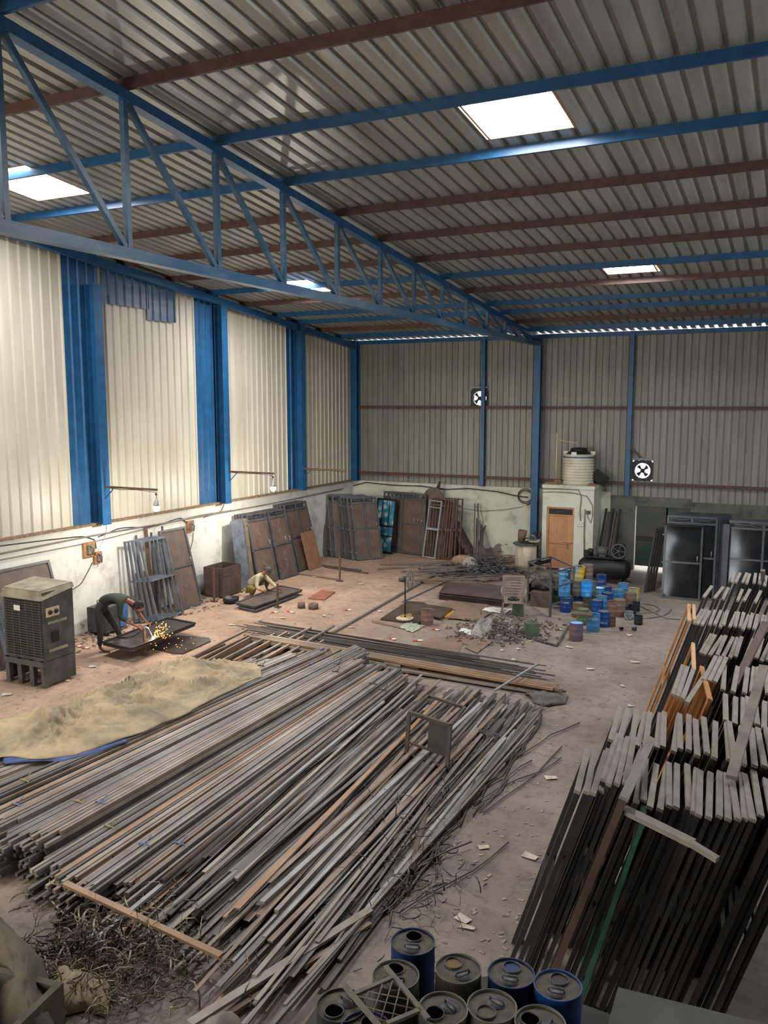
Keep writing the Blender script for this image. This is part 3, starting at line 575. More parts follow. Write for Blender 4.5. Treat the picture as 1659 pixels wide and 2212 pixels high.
for k in range(4):
    b = MB(); b.tube([(.12*math.cos(a)*(1+.2*math.sin(3*a)), .12*math.sin(a), .03*math.sin(2*a+k)) for a in [i*math.pi/7 for i in range(14)]], .02, 6, closed=True); o = b.build('hose_coil', (m_wire, m_iron, m_greyw, m_wire)[k]); o.location = (-7.52+.09*k, 25.0+.06*k, .96+.07*k); o.rotation_euler = (.3*k, .2, k); tag(o, 'small dark coil of hose on the limewashed tub, %s from the bottom' % ORD[k], 'hose', 'coils on the tub')
# junk bars leaning right of the room
for k in range(7):
    x = -5.6+.07*k; b = MB(); b.bar((x, 25.9+.05*k, .02), (x+.1, 26.8, 1.9-.1*(k % 3)), .06, .03); tag(b.build('steel_flat', (m_blackm, m_iron, m_sheetp)[k % 3], loc=(x, 25.9, .02)), 'dark steel length leaning between the small room and the green door, %s from the left' % ORD[k], 'bar', 'lengths leaning right of the room')
# green sheet door in the back wall, daylight under and beside it
m_green = mat('burnt_green_paint', (40, 62, 58), (78, 64, 54), rough=.45, scale=2.2, thresh=(.42, .62))
r = empty('sheet_door', (DL, YW+.05, 0), 'old green sheet door in the back wall with daylight under it', 'door')
b = MB(); b.box((.5, 0, 1.085), (.93, .03, 1.87)); b.build('leaf', m_green, r); b = MB(); b.box((1.3, 0, 1.0), (.76, .03, 2.04)); b.build('second_leaf', m_green, r)
b = MB(); b.box((.5, -.03, 1.06), (.9, .03, .05)); b.box((.5, -.03, .98), (.9, .03, .03)); b.build('mid_rail', m_blackm, r)
# ---------------------------------------------------------------- gates of black enamel at the back right
fx = Vector((1, .06, 0)); PB = G(1428, 1291)
pg = door_leaf('glossy black single-leaf gate facing the camera, front of the black stack', .98, 2.0, name='steel_gate', fm=m_gfr, pm=m_black, grill=False, motif=False, mid=.49, t=.06, cat='gate')
frame_at(pg, PB, fx, 7); b = MB(); b.bar((.06, -.02, 1.22), (.22, -.02, .98), .03); b.box((.49, -.05, 1.97), (1.12, .12, .03)); b.build('brace_and_canopy', m_black, pg)
pr = door_leaf('', 1.28, 2.2, name='steel_gate', fm=m_gfr, pm=m_black, double=True, motif=False, cat='gate', group='black gates stacked behind the front one')
lean_set(pr, [(PB+Vector((.02+.05*k, .22+.14*k, 0)), Vector((1, .05+.02*k, 0)), 6.5-.4*k, 'black double gate with top grille, %s behind the front single-leaf gate' % ORD[k]) for k in range(7)])
P2 = Vector((-1.98, 24.3, 0))
pr = door_leaf('', 1.7, 2.06, name='steel_gate', fm=m_gfr, pm=m_black, double=True, motif=False, cat='gate', group='black gates at the right edge')
lean_set(pr, [(P2+Vector((.26-.06*k, -.05+.14*k, 0)), (1, 0, 0), 6-.5*k, 'wide black double gate at the right edge behind the racks, %s' % ('front one' if k == 0 else '%s behind the front one' % ORD[k-1])) for k in range(5)])
b = MB(); b.box((.14, 0, 1.0), (.28, .02, 1.95)); o = b.build('grey_sheet', mat('slate_sheet', (66, 68, 78), (84, 86, 94), rough=.35, scale=3)); tag(o, 'slate grey sheet strip standing between the two black gate stacks', 'sheet'); frame_at(o, (-1.98, 24.0, .01), (1, 0, 0), 5)
for k in range(4):
    b = MB(); b.bar((0, 0, 0), (.16, .5, 1.75), .06, .03); o = b.build('steel_flat', m_blackm); o.location = (-3.75+.06*k, 23.7+.1*k, .02); tag(o, 'black length leaning left of the black gates, %s from the left' % ORD[k], 'bar', 'lengths leaning on the black gates')

# ---------------------------------------------------------------- leaning door frames on the right
m_fr = mat('lit_grey_primer_frame', (146, 137, 125), (120, 111, 102), rough=.7, scale=5, thresh=(.35, .7), stretch=(1, 1, .3))  # on frame heads: light from above is put into this paler tone
m_fr2 = mat('dark_frame', (132, 122, 110), (108, 98, 90), rough=.7, scale=5)
m_fro = mat('orange_primer_frame', (178, 122, 66), (150, 98, 54), rough=.6, scale=5)
m_frg = mat('green_painted_steel', (44, 92, 72), (36, 72, 58), rough=.5)
m_frside = mat('shaded_frame_side', (36, 34, 33), (48, 42, 38), rough=.6, scale=4)  # shade low on the frames is put into this near-black stile colour
LEAN = 17.5
def big_frame(ln, ht, mh, ms, rail=True, proto=None, sec=.036, dep=.09):
    r = empty('gate_frame', (0, 0, 0), 'x', 'door frame')
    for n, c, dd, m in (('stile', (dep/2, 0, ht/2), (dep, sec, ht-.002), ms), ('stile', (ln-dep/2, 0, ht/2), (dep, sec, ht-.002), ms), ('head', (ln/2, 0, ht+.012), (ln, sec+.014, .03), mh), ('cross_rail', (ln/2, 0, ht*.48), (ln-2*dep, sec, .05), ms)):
        b = MB(); b.box(c, dd); b.build(n, m, r)
    return r
ROWS = [  # name, x of first, step, count, near y, length, top z, material, group
    ('low row at the near left corner', -1.53, .06, 4, 6.6, .9, 2.0, 0),
    ('taller row behind the near left one', -1.36, .062, 4, 6.78, 1.05, 2.06, 0),
    ('long nearest row', -1.08, .0635, 21, 6.72, .88, 1.94, 0),
    ('second row from the front', -1.5, .078, 24, 7.84, .95, 1.99, 0),
    ('third row on the right side', -.57, .075, 11, 8.86, .85, 1.98, 0),
    ('fourth row on the right side', -.66, .09, 10, 9.85, 1.0, 2.0, 0),
    ('fifth row in the middle', -1.09, .075, 17, 11.45, 1.05, 1.95, 1),
    ('sixth row farther back', -1.33, .068, 24, 12.95, .95, 1.96, 0),
    ('seventh row near the gates', -1.36, .16, 9, 14.6, .95, 2.0, 0),
    ('farthest row before the gates', -1.06, .09, 8, 16.1, .95, 2.0, 0)]
for ri, (nm, x0, st, cnt, y0, ln, zt, mi) in enumerate(ROWS):
    pro = big_frame(ln, zt/math.cos(math.radians(LEAN)), (m_fr, m_fr2)[mi], m_frside); pro['group'] = 'door frames of the ' + nm
    for k in range(cnt):
        o = pro if k == 0 else copy_tree(pro)
        le = LEAN+rnd.uniform(-.5, .5)*(1 if k else 0) ; jy = rnd.uniform(-.07, .07); az = math.radians((7, 6, 6.5, 6, 3.5, 3, -2, 0, -2, 0)[ri]+rnd.uniform(-1.8, 1.8))
        x = x0+st*k+rnd.uniform(-.2, .2)*st - (.63*zt/2.0); y = y0+jy+.02*k*(ri == 2)*.5
        frame_at(o, (x, y, .0), (-math.sin(az), math.cos(az), 0), -le)
        o['label'] = '%s door frame, %s from the left in the %s' % ('grey' if mi == 0 else 'dark', ORD[k], nm)
def single(lab, x, y, ln, zt, m, ms, az=7, lean=LEAN, dep=.09, sec=.036):
    r = big_frame(ln, zt/math.cos(math.radians(lean)), m, ms, dep=dep, sec=sec); r['label'] = lab
    a = math.radians(az); frame_at(r, (x-math.tan(math.radians(lean))*zt, y, 0), (-math.sin(a), math.cos(a), 0), -lean); return r
single('single tall brownish frame leaning across the near row of grey frames', -1.13, 6.5, 1.35, 2.1, m_fr, mat('brown_frame_side', (84, 62, 50), (70, 54, 46)), az=0, sec=.06)
for k in range(4): single('orange-primed frame with grey top, %s of the four at left' % ORD[k], -1.15+.055*k, 9.38-.04*k, 1.15, 2.02, m_fr, m_fro, az=(2, 2, 1, -4)[k])
for k in range(3): single('orange-primed frame with grey top, %s of the three behind' % ORD[k], -.9+.06*k, 10.06, 1.05, 2.03, m_fr, m_fro, az=-2, dep=.1)
single('tall orange frame standing alone right of the other orange ones', -.76, 9.3, 1.2, 2.02, m_fro, m_fro, az=10)
single('green painted frame among the near row, below the loose angle bar', -.98, 6.45, .8, 1.9, m_frg, m_frg, sec=.03, lean=15)
for k, (lab, x, y) in enumerate((('long orange-edged brown frame at the left end of the sixth row', -1.40, 12.9), ('black frame beside the orange-edged one', -1.5+.16, 13.0), ('long orange frame over the middle rows', -1.06, 10.5))):
    single(lab, x, y, (1.1, 1.0, 1.2)[k], 1.98, mat('raw_wood_top', (196, 160, 118), (160, 120, 84)), m_fro if k != 1 else m_blackm, az=7, sec=.03)
for lab, a, bq, wd, m in (('loose grey angle bar lying across the near frames', G(1347, 1748, 1.98), G(1497, 1822, 1.93), .09, m_fr), ('thinner bar continuing the loose angle bar', G(1490, 1820, 1.97), G(1550, 1857, 1.93), .05, m_fr),
                          ('long brown plank propped up on the right rows', G(1655, 1345, 2.35), G(1578, 1500, 1.7), .1, m_sheetp), ('dark brown plank propped across the second row', G(1650, 1440, 2.5), G(1580, 1680, 2.03), .09, m_fr2),
                          ('upright grey batten at the far right of the frame rows', G(1648, 1232, 2.3), G(1648, 1262, 1.9), .07, m_fr)):
    b = MB(); b.bar(a, bq, wd, .04); tag(b.build('steel_batten', m, loc=bq), lab, 'batten')

# ---------------------------------------------------------------- stock pile of long steel
cols = [((128, 120, 112), (100, 88, 78)), ((138, 120, 104), (112, 92, 76)), ((114, 110, 108), (92, 84, 78)), ((150, 140, 128), (120, 106, 94)), ((158, 124, 92), (128, 98, 74)), ((88, 84, 82), (68, 62, 58)), ((156, 156, 156), (124, 120, 116))]
mb = [mat('bar_steel_%d' % i, a, c, rough=.5, metal=.15, scale=2.2, thresh=(.35, .7), spec=.5) for i, (a, c) in enumerate(cols)]
names = ['grey', 'brown-grey', 'mid grey', 'pale dusty', 'rust-orange', 'dark', 'silvery']
def sbar(p0, p1, w_, h_, mi, lab, group, name='steel_bar', cat='bar'):
    b = MB(); b.bar(p0, p1, w_, h_); o = b.build(name, mb[mi], loc=Vector(p0)); return tag(o, lab, cat, group)
# bundles of square tube at left: two layers as bars of their own, what lies beneath as one heap
under = MB(); T = 0
NB = 13
for bi in range(NB):
    fr = bi/(NB-1.0)
    xn = -10.15+fr*4.1+rnd.uniform(-.03, .03); xf = -9.15+fr*2.75
    yn = 6.25-fr*.35+rnd.uniform(-.4, .35); yf = 13.25+(.9 if 3 < bi < 8 else .2)+rnd.uniform(-.4, .4)
    if bi < 3: yn -= .1; yf = 12.9+.3*bi
    zb = .1+(.24 if bi < 9 else .12)+rnd.uniform(-.04, .06); mi = rnd.choice([0, 1, 2, 3, 0, 2, 5, 0])
    wn = rnd.choice([.038, .045, .05]); n = int(.30/wn)
    for ly in range(2):
        for k in range(n):
            t = (k-(n-1)/2)*(wn+.003); e0, e1 = rnd.uniform(-.12, .2), rnd.uniform(-.15, .12)
            z = zb-ly*wn+rnd.uniform(-.004, .004)
            m_ = mi if rnd.random() < .4 else rnd.choice([0, 1, 2, 3, 5, 0, 2, 1, 4])
            ja, jb = rnd.gauss(0, .012), rnd.gauss(0, .02)
            sbar((xn+t+ja, yn+e0-ly*.1, z), (xf+t*.9+jb, yf+e1, z+.01), wn*.94, wn*.94, m_, '%s square steel tube in the long stock pile left half' % names[m_], '%s square tubes of the stock pile' % names[m_], 'square_tube', 'tube'); T += 1
    for ly in range(2, 8):
        z = zb-ly*wn
        if z < .03: break
        for k in range(n): t = (k-(n-1)/2)*(wn+.003); under.k = 0; under.bar((xn+t, yn+rnd.uniform(-.3, .1), z), (xf+t, yf, z), wn*.93)
    # wire and plastic ties
    for fy in (.12, .88):
        if rnd.random() < .75:
            y = yn+(yf-yn)*fy; x = xn+(xf-xn)*fy; b = MB(); b.tube([(x-.06, y, zb-.02), (x-.06, y, zb+.035), (x, y, zb+.04), (x+.08, y, zb+.035), (x+.09, y, zb-.04)], .009, 5)
            b.tube([(x+.03, y, zb+.04), (x+.07, y+.05, zb+.12), (x+.02, y+.1, zb+.1)], .006, 5)
            tag(b.build('binding_tie', (m_wire, mat('blue_tie', (96, 120, 160)), mat('yellow_tie', (150, 138, 84)))[rnd.randrange(3)], loc=(x, y, zb)), 'twisted tie round a bundle at the %s end of the stock pile' % ('near' if fy < .5 else 'far'), 'tie', 'ties round the bundles')
# right half: flats and angles thrown together
NR = 118
for k in range(NR):
    fr = rnd.random(); xn = -6.05+fr*2.45+rnd.uniform(-.1, .1); xf = -6.45+fr*2.6+rnd.uniform(-.4, .4)
    yn = 5.7+rnd.uniform(-.3, 1.5)-fr*.3; yf = 13.4+rnd.uniform(-1.3, .7)-fr*.3; z = .04+rnd.random()*(.2-.1*fr)
    w_ = rnd.choice([.025, .032, .04, .05, .06]); h_ = rnd.choice([.006, .02, .006, .03]); m_ = rnd.choice([0, 2, 5, 3, 0, 2, 6, 1])
    if k % 16 == 0: m_ = 4
    sbar((xn, yn, z), (xf, yf, z+rnd.uniform(-.02, .05)), w_, h_, m_, '%s steel flat lying in the loose right half of the stock pile' % names[m_], '%s flats of the stock pile' % names[m_], 'flat_bar'); T += 1
for k in range(150):
    fr = rnd.random(); xn = -6.2+fr*2.7; xf = -6.6+fr*2.75+rnd.uniform(-.25, .25); under.bar((xn, 6.1+rnd.uniform(-.3, 1.4), .02+rnd.random()*.12*(1-fr*.5)), (xf, 13.3+rnd.uniform(-1.5, .6), .02+rnd.random()*.12), rnd.choice([.03, .045, .06]), rnd.choice([.006, .02]))
# crooked thin strips along the right edge
for k in range(70):
    fr = rnd.random(); x = -4.3+fr*.95-.02*rnd.random(); y = 6.5+rnd.random()*5.5; a = rnd.gauss(0, .2)-.05; ln = rnd.uniform(.8, 2.6)
    pts = [Vector((x+math.sin(a)*ln*t/5+.04*math.sin(t*1.3+k), y+math.cos(a)*ln*t/5, .03+.1*rnd.random()*(1-fr))) for t in range(6)]; under.tube(pts, .012, 4)
tag(under.build('tangled_bars', mb[5]), 'lower layers and thin strips of the long steel stock pile', 'bars', kind='stuff')
for k, (lab, a, bq, r_) in enumerate((('rusty round pipe lying at the right edge of the stock pile', G(887, 1886, .06), G(935, 1700, .06), .055), ('thick dark round pipe inside the stock pile', G(350, 1905, .25), G(760, 1560, .25), .035))):
    b = MB(); A, Bq = Vector(a), Vector(bq); b.tube([A, Bq], r_, 12); b2 = tag(b.build('steel_pipe', m_sheetp, loc=A), lab, 'pipe')
    b = MB(); b.tube([A-(Bq-A).normalized()*.002, A+(Bq-A).normalized()*.001], r_*.8, 12); q = b.build('pipe_bore', m_blackm, b2); 
    q.location = -A
for k, (p0, p1, wd, mi, lab) in enumerate((((690, 2065, .02), (1060, 1600, .02), .05, 3, 'long single flat bar on the floor along the right edge of the stock pile'), ((410, 2212, .12), (800, 1965, .12), .09, 3, 'wide angle bar lying across the near end of the stock pile'),
        ((440, 2225, .06), (800, 1995, .08), .05, 1, 'second bar beside the wide angle bar'), ((470, 2212, .05), (640, 2060, .05), .05, 0, 'short bar under the wide angle bar'),
        ((718, 1368, .02), (960, 1230, .03), .06, 2, 'single long square tube on the floor pointing to the scrap heap'), ((870, 1300, .02), (1010, 1235, .02), .03, 2, 'thin rod lying beside the single long tube'),
        ((1068, 1492, .3), (1160, 1435, .28), .04, 6, 'silvery bar sticking over the cross pile'), ((140, 1908, .34), (478, 2065, .2), .07, 4, 'brown channel bar lying across the near ends of the stock pile'))):
    sbar(G(p0[0], p0[1], p0[2]), G(p1[0], p1[1], p1[2]), wd, .03 if k != 4 else .05, mi, lab, None)
# cross pile: thin black rods and brown tubes
for k in range(46):
    u = rnd.random(); y = 14.95+1.05*u+rnd.uniform(-.05, .05); x0 = -11.4+rnd.uniform(-.3, 1.2)+.6*(u < .3); x1 = -4.6+rnd.uniform(-.8, 1.1)-u*.7; z = .03+rnd.random()*.1
    sbar((x0, y+.1, z), (x1, y-.25+rnd.uniform(-.12, .12), z), .016, .016, 5, 'thin dark rod in the cross pile beyond the stock pile', 'thin rods of the cross pile', 'steel_rod', 'rod')
for k in range(26):
    u = k/25; y = 14.35+.32*(k % 9)/8; z = .06+.05*(k//9); x0 = -10.9+rnd.uniform(0, .8) if k > 8 else -8.0+rnd.uniform(0, .3); x1 = -3.75+rnd.uniform(-.1, .15) if k <= 8 or k > 17 else -6.9+rnd.uniform(-.6, .5)
    m_ = 1 if k % 3 else (4 if k > 17 else 3)
    sbar((x0, y+.35 if k > 8 else y+.05, z), (x1, y-.02, z), .045, .045, m_, '%s square tube in the cross pile' % names[m_], '%s tubes of the cross pile' % names[m_])
# short tubes behind the tarpaulin
for k in range(26):
    x = -10.9+k*.075+rnd.uniform(-.03, .03); y0 = 12.4+rnd.uniform(0, .9)+.04*k; m_ = rnd.choice([1, 1, 4, 0, 3])
    sbar((x, y0, .04+.05*(k % 3)), (x-.15+rnd.uniform(-.12, .12), y0+2.0+rnd.uniform(-.3, .4), .05+.05*(k % 3)), .045, .045, m_, '%s short tube between the tarpaulin and the cross pile' % names[m_], '%s short tubes' % names[m_])
# offcuts
def curls(name, lab, cnt, pos, m, s0=.05, s1=.16, th=.004):
    b = MB()
    for _ in range(cnt):
        c = pos(); a = rnd.random()*6.28; R0 = rnd.uniform(s0, s1)*rnd.choice([1, 1, 3]); n = rnd.randint(3, 6); w_ = rnd.uniform(.006, .018); tl = rnd.uniform(-.8, .8); arc = rnd.uniform(.8, 4.0) if R0 <= s1 else rnd.uniform(.2, .8)
        M = Matrix.Translation(c) @ Matrix.Rotation(a, 4, 'Z') @ Matrix.Rotation(tl*.3 if rnd.random() < .3 else rnd.gauss(1.57, .3), 4, 'X') @ Matrix.Rotation(rnd.uniform(-.25, .25), 4, 'Y')
        P = [(R0*math.cos(arc*i/n)-R0, R0*math.sin(arc*i/n)) for i in range(n+1)]
        for (x0, z0), (x1, z1) in zip(P, P[1:]): b.quad([M @ Vector((x0, -w_/2, z0)), M @ Vector((x1, -w_/2, z1)), M @ Vector((x1, w_/2, z1)), M @ Vector((x0, w_/2, z0))], True)
    return tag(b.build(name, m, solid=th), lab, 'scrap', kind='stuff')
def chips(name, lab, cnt, pos, m, s0=.03, s1=.1):
    b = MB()
    for _ in range(cnt):
        c = pos(); L_, w_ = rnd.uniform(s0, s1), rnd.uniform(s0*.4, s1*.5); M = Matrix.Translation(c) @ Matrix.Rotation(rnd.random()*6.28, 4, 'Z') @ Matrix.Rotation(rnd.gauss(0, .3), 4, 'X') @ Matrix.Rotation(rnd.gauss(0, .25), 4, 'Y')
        t = rnd.uniform(.003, .02); b.rings([[M @ Vector((x*L_, y*w_, z)) for x, y in ((-1, -.8), (.7, -1), (1, .5), (-.4, 1))] for z in (-t, t)], smooth=False)
    return tag(b.build(name, m), lab, 'scrap', kind='stuff')
def in_px(poly_c, sx, sy, zmax):
    def f():
        px, py = poly_c[0]+rnd.gauss(0, 1)*sx, poly_c[1]+rnd.gauss(0, 1)*sy; g = G(px, py); g.z = .02+abs(rnd.gauss(0, .5))*zmax*math.exp(-((px-poly_c[0])/sx)**2*.3); return g
    return f
m_off = mat('bright_offcuts', (158, 144, 122), (64, 54, 48), rough=.4, metal=.3, scale=3, thresh=(.4, .6))
curls('strip_offcuts', 'heap of curled strip offcuts at the near left end of the stock pile', 900, in_px((250, 2080), 110, 60, .25), m_off)
curls('strip_offcuts', 'curled strips strewn along the right edge of the stock pile', 260, in_px((860, 1830), 70, 110, .1), mb[5], .06, .2)
curls('strip_offcuts', 'wood and wire bits in the gap behind the tarpaulin', 260, in_px((600, 1435), 60, 10, .1), m_sheetp, .04, .1)
chips('scrap_heap', 'dark heap of small scrap pieces in front of the limewashed tub', 1500, in_px((1045, 1236), 38, 8, .35), m_iron, .03, .1)
chips('scrap_heap', 'small rubble and strips around the green tin and crumpled bag', 700, in_px((1085, 1366), 48, 13, .12), mat('mixed_rubble', (92, 80, 72), (150, 140, 128), rough=.8, scale=4, thresh=(.5, .62)), .015, .07)
chips('scrap_heap', 'small rubble along the foot of the left wall', 420, lambda: Vector((-14.4+rnd.random()**1.5*1.1, 11.2+rnd.random()*8, .01+rnd.random()*.03)), mat('rubble', (150, 136, 120), (110, 96, 84)), .02, .07)
for k in range(44):   # bars fanned out over the scrap heap
    px, py = rnd.uniform(860, 1000), rnd.uniform(1215, 1262); A = G(px, py, .05+rnd.random()*.2); a = rnd.uniform(.45, .85)+rnd.uniform(-.2, .2); ln = rnd.uniform(.9, 2.4)
    sbar(A, A+Vector((math.cos(a)*ln, math.sin(a)*ln*.9, rnd.uniform(-.02, .1))), .04, .02, rnd.choice([1, 5, 2, 0]), 'scrap length fanned out on the heap in front of the arched stack', 'scrap lengths on the heap', 'scrap_length')
for k in range(26):
    px, py = rnd.uniform(1030, 1090), rnd.uniform(1195, 1222); A = G(px, py, .05+rnd.random()*.15); a = rnd.uniform(-.25, .35); ln = rnd.uniform(.9, 1.8)
    sbar(A-Vector((0, 0, 0)), A+Vector((math.cos(a)*ln, math.sin(a)*ln, .05)), .045, .02, rnd.choice([1, 5, 4]), 'scrap length lying left of the limewashed tub', 'scrap lengths by the tub', 'scrap_length')
for k, (a, c) in enumerate((((700, 1224), (795, 1238)), ((735, 1252), (640, 1238)), ((820, 1219), (935, 1219)), ((815, 1229), (900, 1225)), ((690, 1220), (780, 1232)), ((1085, 1362), (1205, 1395)), ((1205, 1392), (1228, 1352)))):
    sbar(G(a[0], a[1], .03), G(c[0], c[1], .03), .05, .03, (5, 1, 2, 2, 5, 5, 5)[k], 'loose steel length on the far floor, %s listed from the left wall' % ORD[k], 'loose lengths on the far floor')

# ---------------------------------------------------------------- tarpaulin
m_tarp = mat('dusty_canvas', (176, 156, 122), (116, 106, 90), rough=.95, scale=1.5, thresh=(.38, .68), bump=.25, detail=8)
m_tarpb = mat('blue_tarp', (58, 78, 130), (44, 56, 92), rough=.5, scale=4)
def drape(name, lab, top_px, bot_px, h, m, nu=90, nv=34, amp=.07, seed=0, z0=.02, fold=1.0, zb=0):
    """cloth over the bars: edges given on the floor, height humped and wrinkled"""
    def along(P, t):
        n = len(P)-1; i = min(int(t*n), n-1); u = t*n-i; zz_ = zb if P is bot_px else 0; a, b_ = G(*P[i], zz_), G(*P[i+1], zz_); return a.lerp(b_, u)
    b = MB(); R = []
    for i in range(nu+1):
        t = i/nu; A, Bq = along(top_px, t), along(bot_px, t); row = []
        for j in range(nv+1):
            v = j/nv; p = A.lerp(Bq, v); hump = (math.sin(math.pi*v)**.6)*(.35+.65*math.sin(math.pi*min(1, t*1.05+.02))**.4)
            q = p*1.0; w1 = noise.fractal(Vector((p.x*1.3+seed, p.y*1.3, 0)), .8, 2.2, 5); w2 = abs(noise.noise(Vector((p.x*3.1, p.y*2.2+seed, 3))))
            w3 = abs(noise.noise(Vector((p.x*7.5+4, p.y*5.2+seed, 9))))
            e = min(v, 1-v, t, 1-t); ed = min(1, e*4); wp = noise.noise_vector(p*1.1+Vector((seed, 2, 0)))*.7; pw = p+wp; r1 = (1-min(1, abs(noise.noise(Vector((pw.x*1.5+seed, pw.y*2.1, 1))))*3.2))**2; r2 = (1-min(1, abs(noise.noise(Vector((pw.x*3.6, pw.y*4.2+seed, 5))))*3.5))**2; r3 = (1-min(1, abs(noise.noise(Vector((pw.x*8, pw.y*9+seed, 8))))*3.5))**2
            z = z0+zb*min(1, v*2.2)**.8+h*hump+amp*ed*(w1*.5+r1*.75+r2*.38+r3*.14-.1)*fold
            row.append(Vector((p.x+.12*noise.noise(p*1.7+Vector((seed, 0, 5)))*(1 if e < .06 else .5), p.y+.12*noise.noise(p*1.9+Vector((9, seed, 0))), max(z, .015))))
        R.append(row)
    n0 = len(b.v)
    for r in R: b.v += [tuple(p) for p in r]
    for i in range(nu):
        for j in range(nv): k = n0+i*(nv+1)+j; b.f.append((k, k+1, k+nv+2, k+nv+1)); b.mi.append(0); b.sm.append(True)
    o = b.build(name, m, solid=.008); return tag(o, lab, 'tarpaulin')
drape('canvas_tarpaulin', 'crumpled khaki canvas spread over the left side of the stock pile', [(-60, 1590), (80, 1566), (220, 1508), (350, 1446), (450, 1446), (560, 1462)], [(-60, 1640), (60, 1642), (160, 1636), (290, 1590), (410, 1540), (500, 1496), (565, 1464)], .1, m_tarp, amp=.15, nu=230, nv=90, zb=.4)
drape('blue_tarpaulin', 'torn blue plastic sheet showing under the khaki canvas', [(10, 1622), (120, 1618), (280, 1580)], [(15, 1650), (140, 1646), (272, 1606)], .02, m_tarpb, nu=40, nv=14, amp=.04, seed=3, zb=.4, z0=.38-.38)
drape('canvas_tarpaulin', 'dusty grey-green canvas at the near left corner over the box', [(-60, 2010), (30, 2020), (100, 2130), (150, 2290)], [(-160, 2200), (-20, 2250), (40, 2330), (80, 2400)], .55, mat('dark_canvas', (92, 84, 68), (70, 64, 54), rough=.95, scale=3, bump=.3), nu=36, nv=20, amp=.08, seed=8)
drape('canvas_scrap', 'small canvas scraps among the offcuts by the near box', [(110, 2100), (180, 2110), (260, 2150)], [(110, 2200), (190, 2190), (250, 2200)], .12, m_tarp, nu=20, nv=10, amp=.08, seed=5)
drape('rag', 'grey cloth rag at the right end of the cross pile', [(1135, 1500), (1180, 1495), (1225, 1508)], [(1145, 1520), (1185, 1528), (1220, 1524)], .08, mat('grey_rag', (104, 98, 92), (74, 70, 70), rough=.95), nu=24, nv=12, amp=.06, seed=2)
def letters(text, size, parent, loc, rot, ax='CENTER'):
    cu = bpy.data.curves.new('lettering', 'FONT'); cu.body = text; cu.size = size; cu.extrude = .0008; cu.align_x = ax; cu.align_y = 'CENTER'
    t = bpy.data.objects.new('tmp', cu); C.objects.link(t); bpy.context.view_layer.update(); me = bpy.data.meshes.new_from_object(t.evaluated_get(bpy.context.evaluated_depsgraph_get())); bpy.data.objects.remove(t)
    o = bpy.data.objects.new('lettering', me); C.objects.link(o); me.materials.clear(); me.materials.append(m_chalk); o.parent = parent; o.location = loc; o.rotation_euler = rot; return o
# ---------------------------------------------------------------- people
m_skin = mat('brown_skin', (132, 88, 66), (118, 78, 58), rough=.55, scale=8); m_hair = mat('black_hair', (20, 18, 18), (34, 30, 28), rough=.7, scale=40)
def skin(name, J, bones, root, m, parent, sub=2):
    ks = list(J); me = bpy.data.meshes.new(name); me.from_pydata([J[k][:3] for k in ks], [(ks.index(a), ks.index(b)) for a, b in bones], [])
    o = bpy.data.objects.new(name, me); C.objects.link(o); me.materials.append(m); sk = o.modifiers.new('skin', 'SKIN'); sk.use_smooth_shade = True
    if not me.skin_vertices: me.attributes.new('skin', 'FLOAT', 'POINT')
    for i, k in enumerate(ks):
        sv = me.skin_vertices[0].data[i]; r = J[k][3:]; sv.radius = (r[0], r[1] if len(r) > 1 else r[0]); sv.use_root = (k == root)
    s = o.modifiers.new('sub', 'SUBSURF'); s.levels = s.render_levels = sub
    if parent: o.parent = parent
    return o
def hand(J, B, wrist, pre, d, up, side, curl=.6):
    """palm and five fingers past the wrist: d forward, side towards the thumb"""
    w = Vector(J[wrist][:3]); d = Vector(d).normalized(); s = Vector(side); s = (s-d*s.dot(d)).normalized(); n = d.cross(s)*-1
    if n.z > 0: n = -n
    J[pre+'palm'] = (*(w+d*.055), .024, .017); B.append((wrist, pre+'palm'))
    for i, (off, ln) in enumerate(((.03, .07), (.01, .08), (-.01, .075), (-.03, .06))):
        a = w+d*.085+s*off; b_ = a+d*ln*.5+n*.012*curl; c = b_+(d*(1-curl)+n*curl).normalized()*ln*.5
        for q, p in enumerate((a, b_, c)): J['%sf%d%d' % (pre, i, q)] = (*p, .0095-.001*q)
        B += [(pre+'palm', '%sf%d0' % (pre, i)), ('%sf%d0' % (pre, i), '%sf%d1' % (pre, i)), ('%sf%d1' % (pre, i), '%sf%d2' % (pre, i))]
    a = w+d*.035+s*.035; b_ = a+d*.03+s*.022+n*.012; J[pre+'t0'] = (*a, .012); J[pre+'t1'] = (*b_, .0105); J[pre+'t2'] = (*(b_+d*.028+n*.01), .009)
    B += [(pre+'palm', pre+'t0'), (pre+'t0', pre+'t1'), (pre+'t1', pre+'t2')]
def head_bits(root, c, fwd, hairm, body_m, cap=None, full=1):
    """head mesh with brow, nose, mouth, ears; hair or cap as its own part"""
    f = Vector(fwd).normalized(); s = f.cross(Vector((0, 0, 1))).normalized(); u = s.cross(f); M = Matrix((f, s*-1, u)).transposed().to_4x4(); M.translation = Vector(c)
    return M
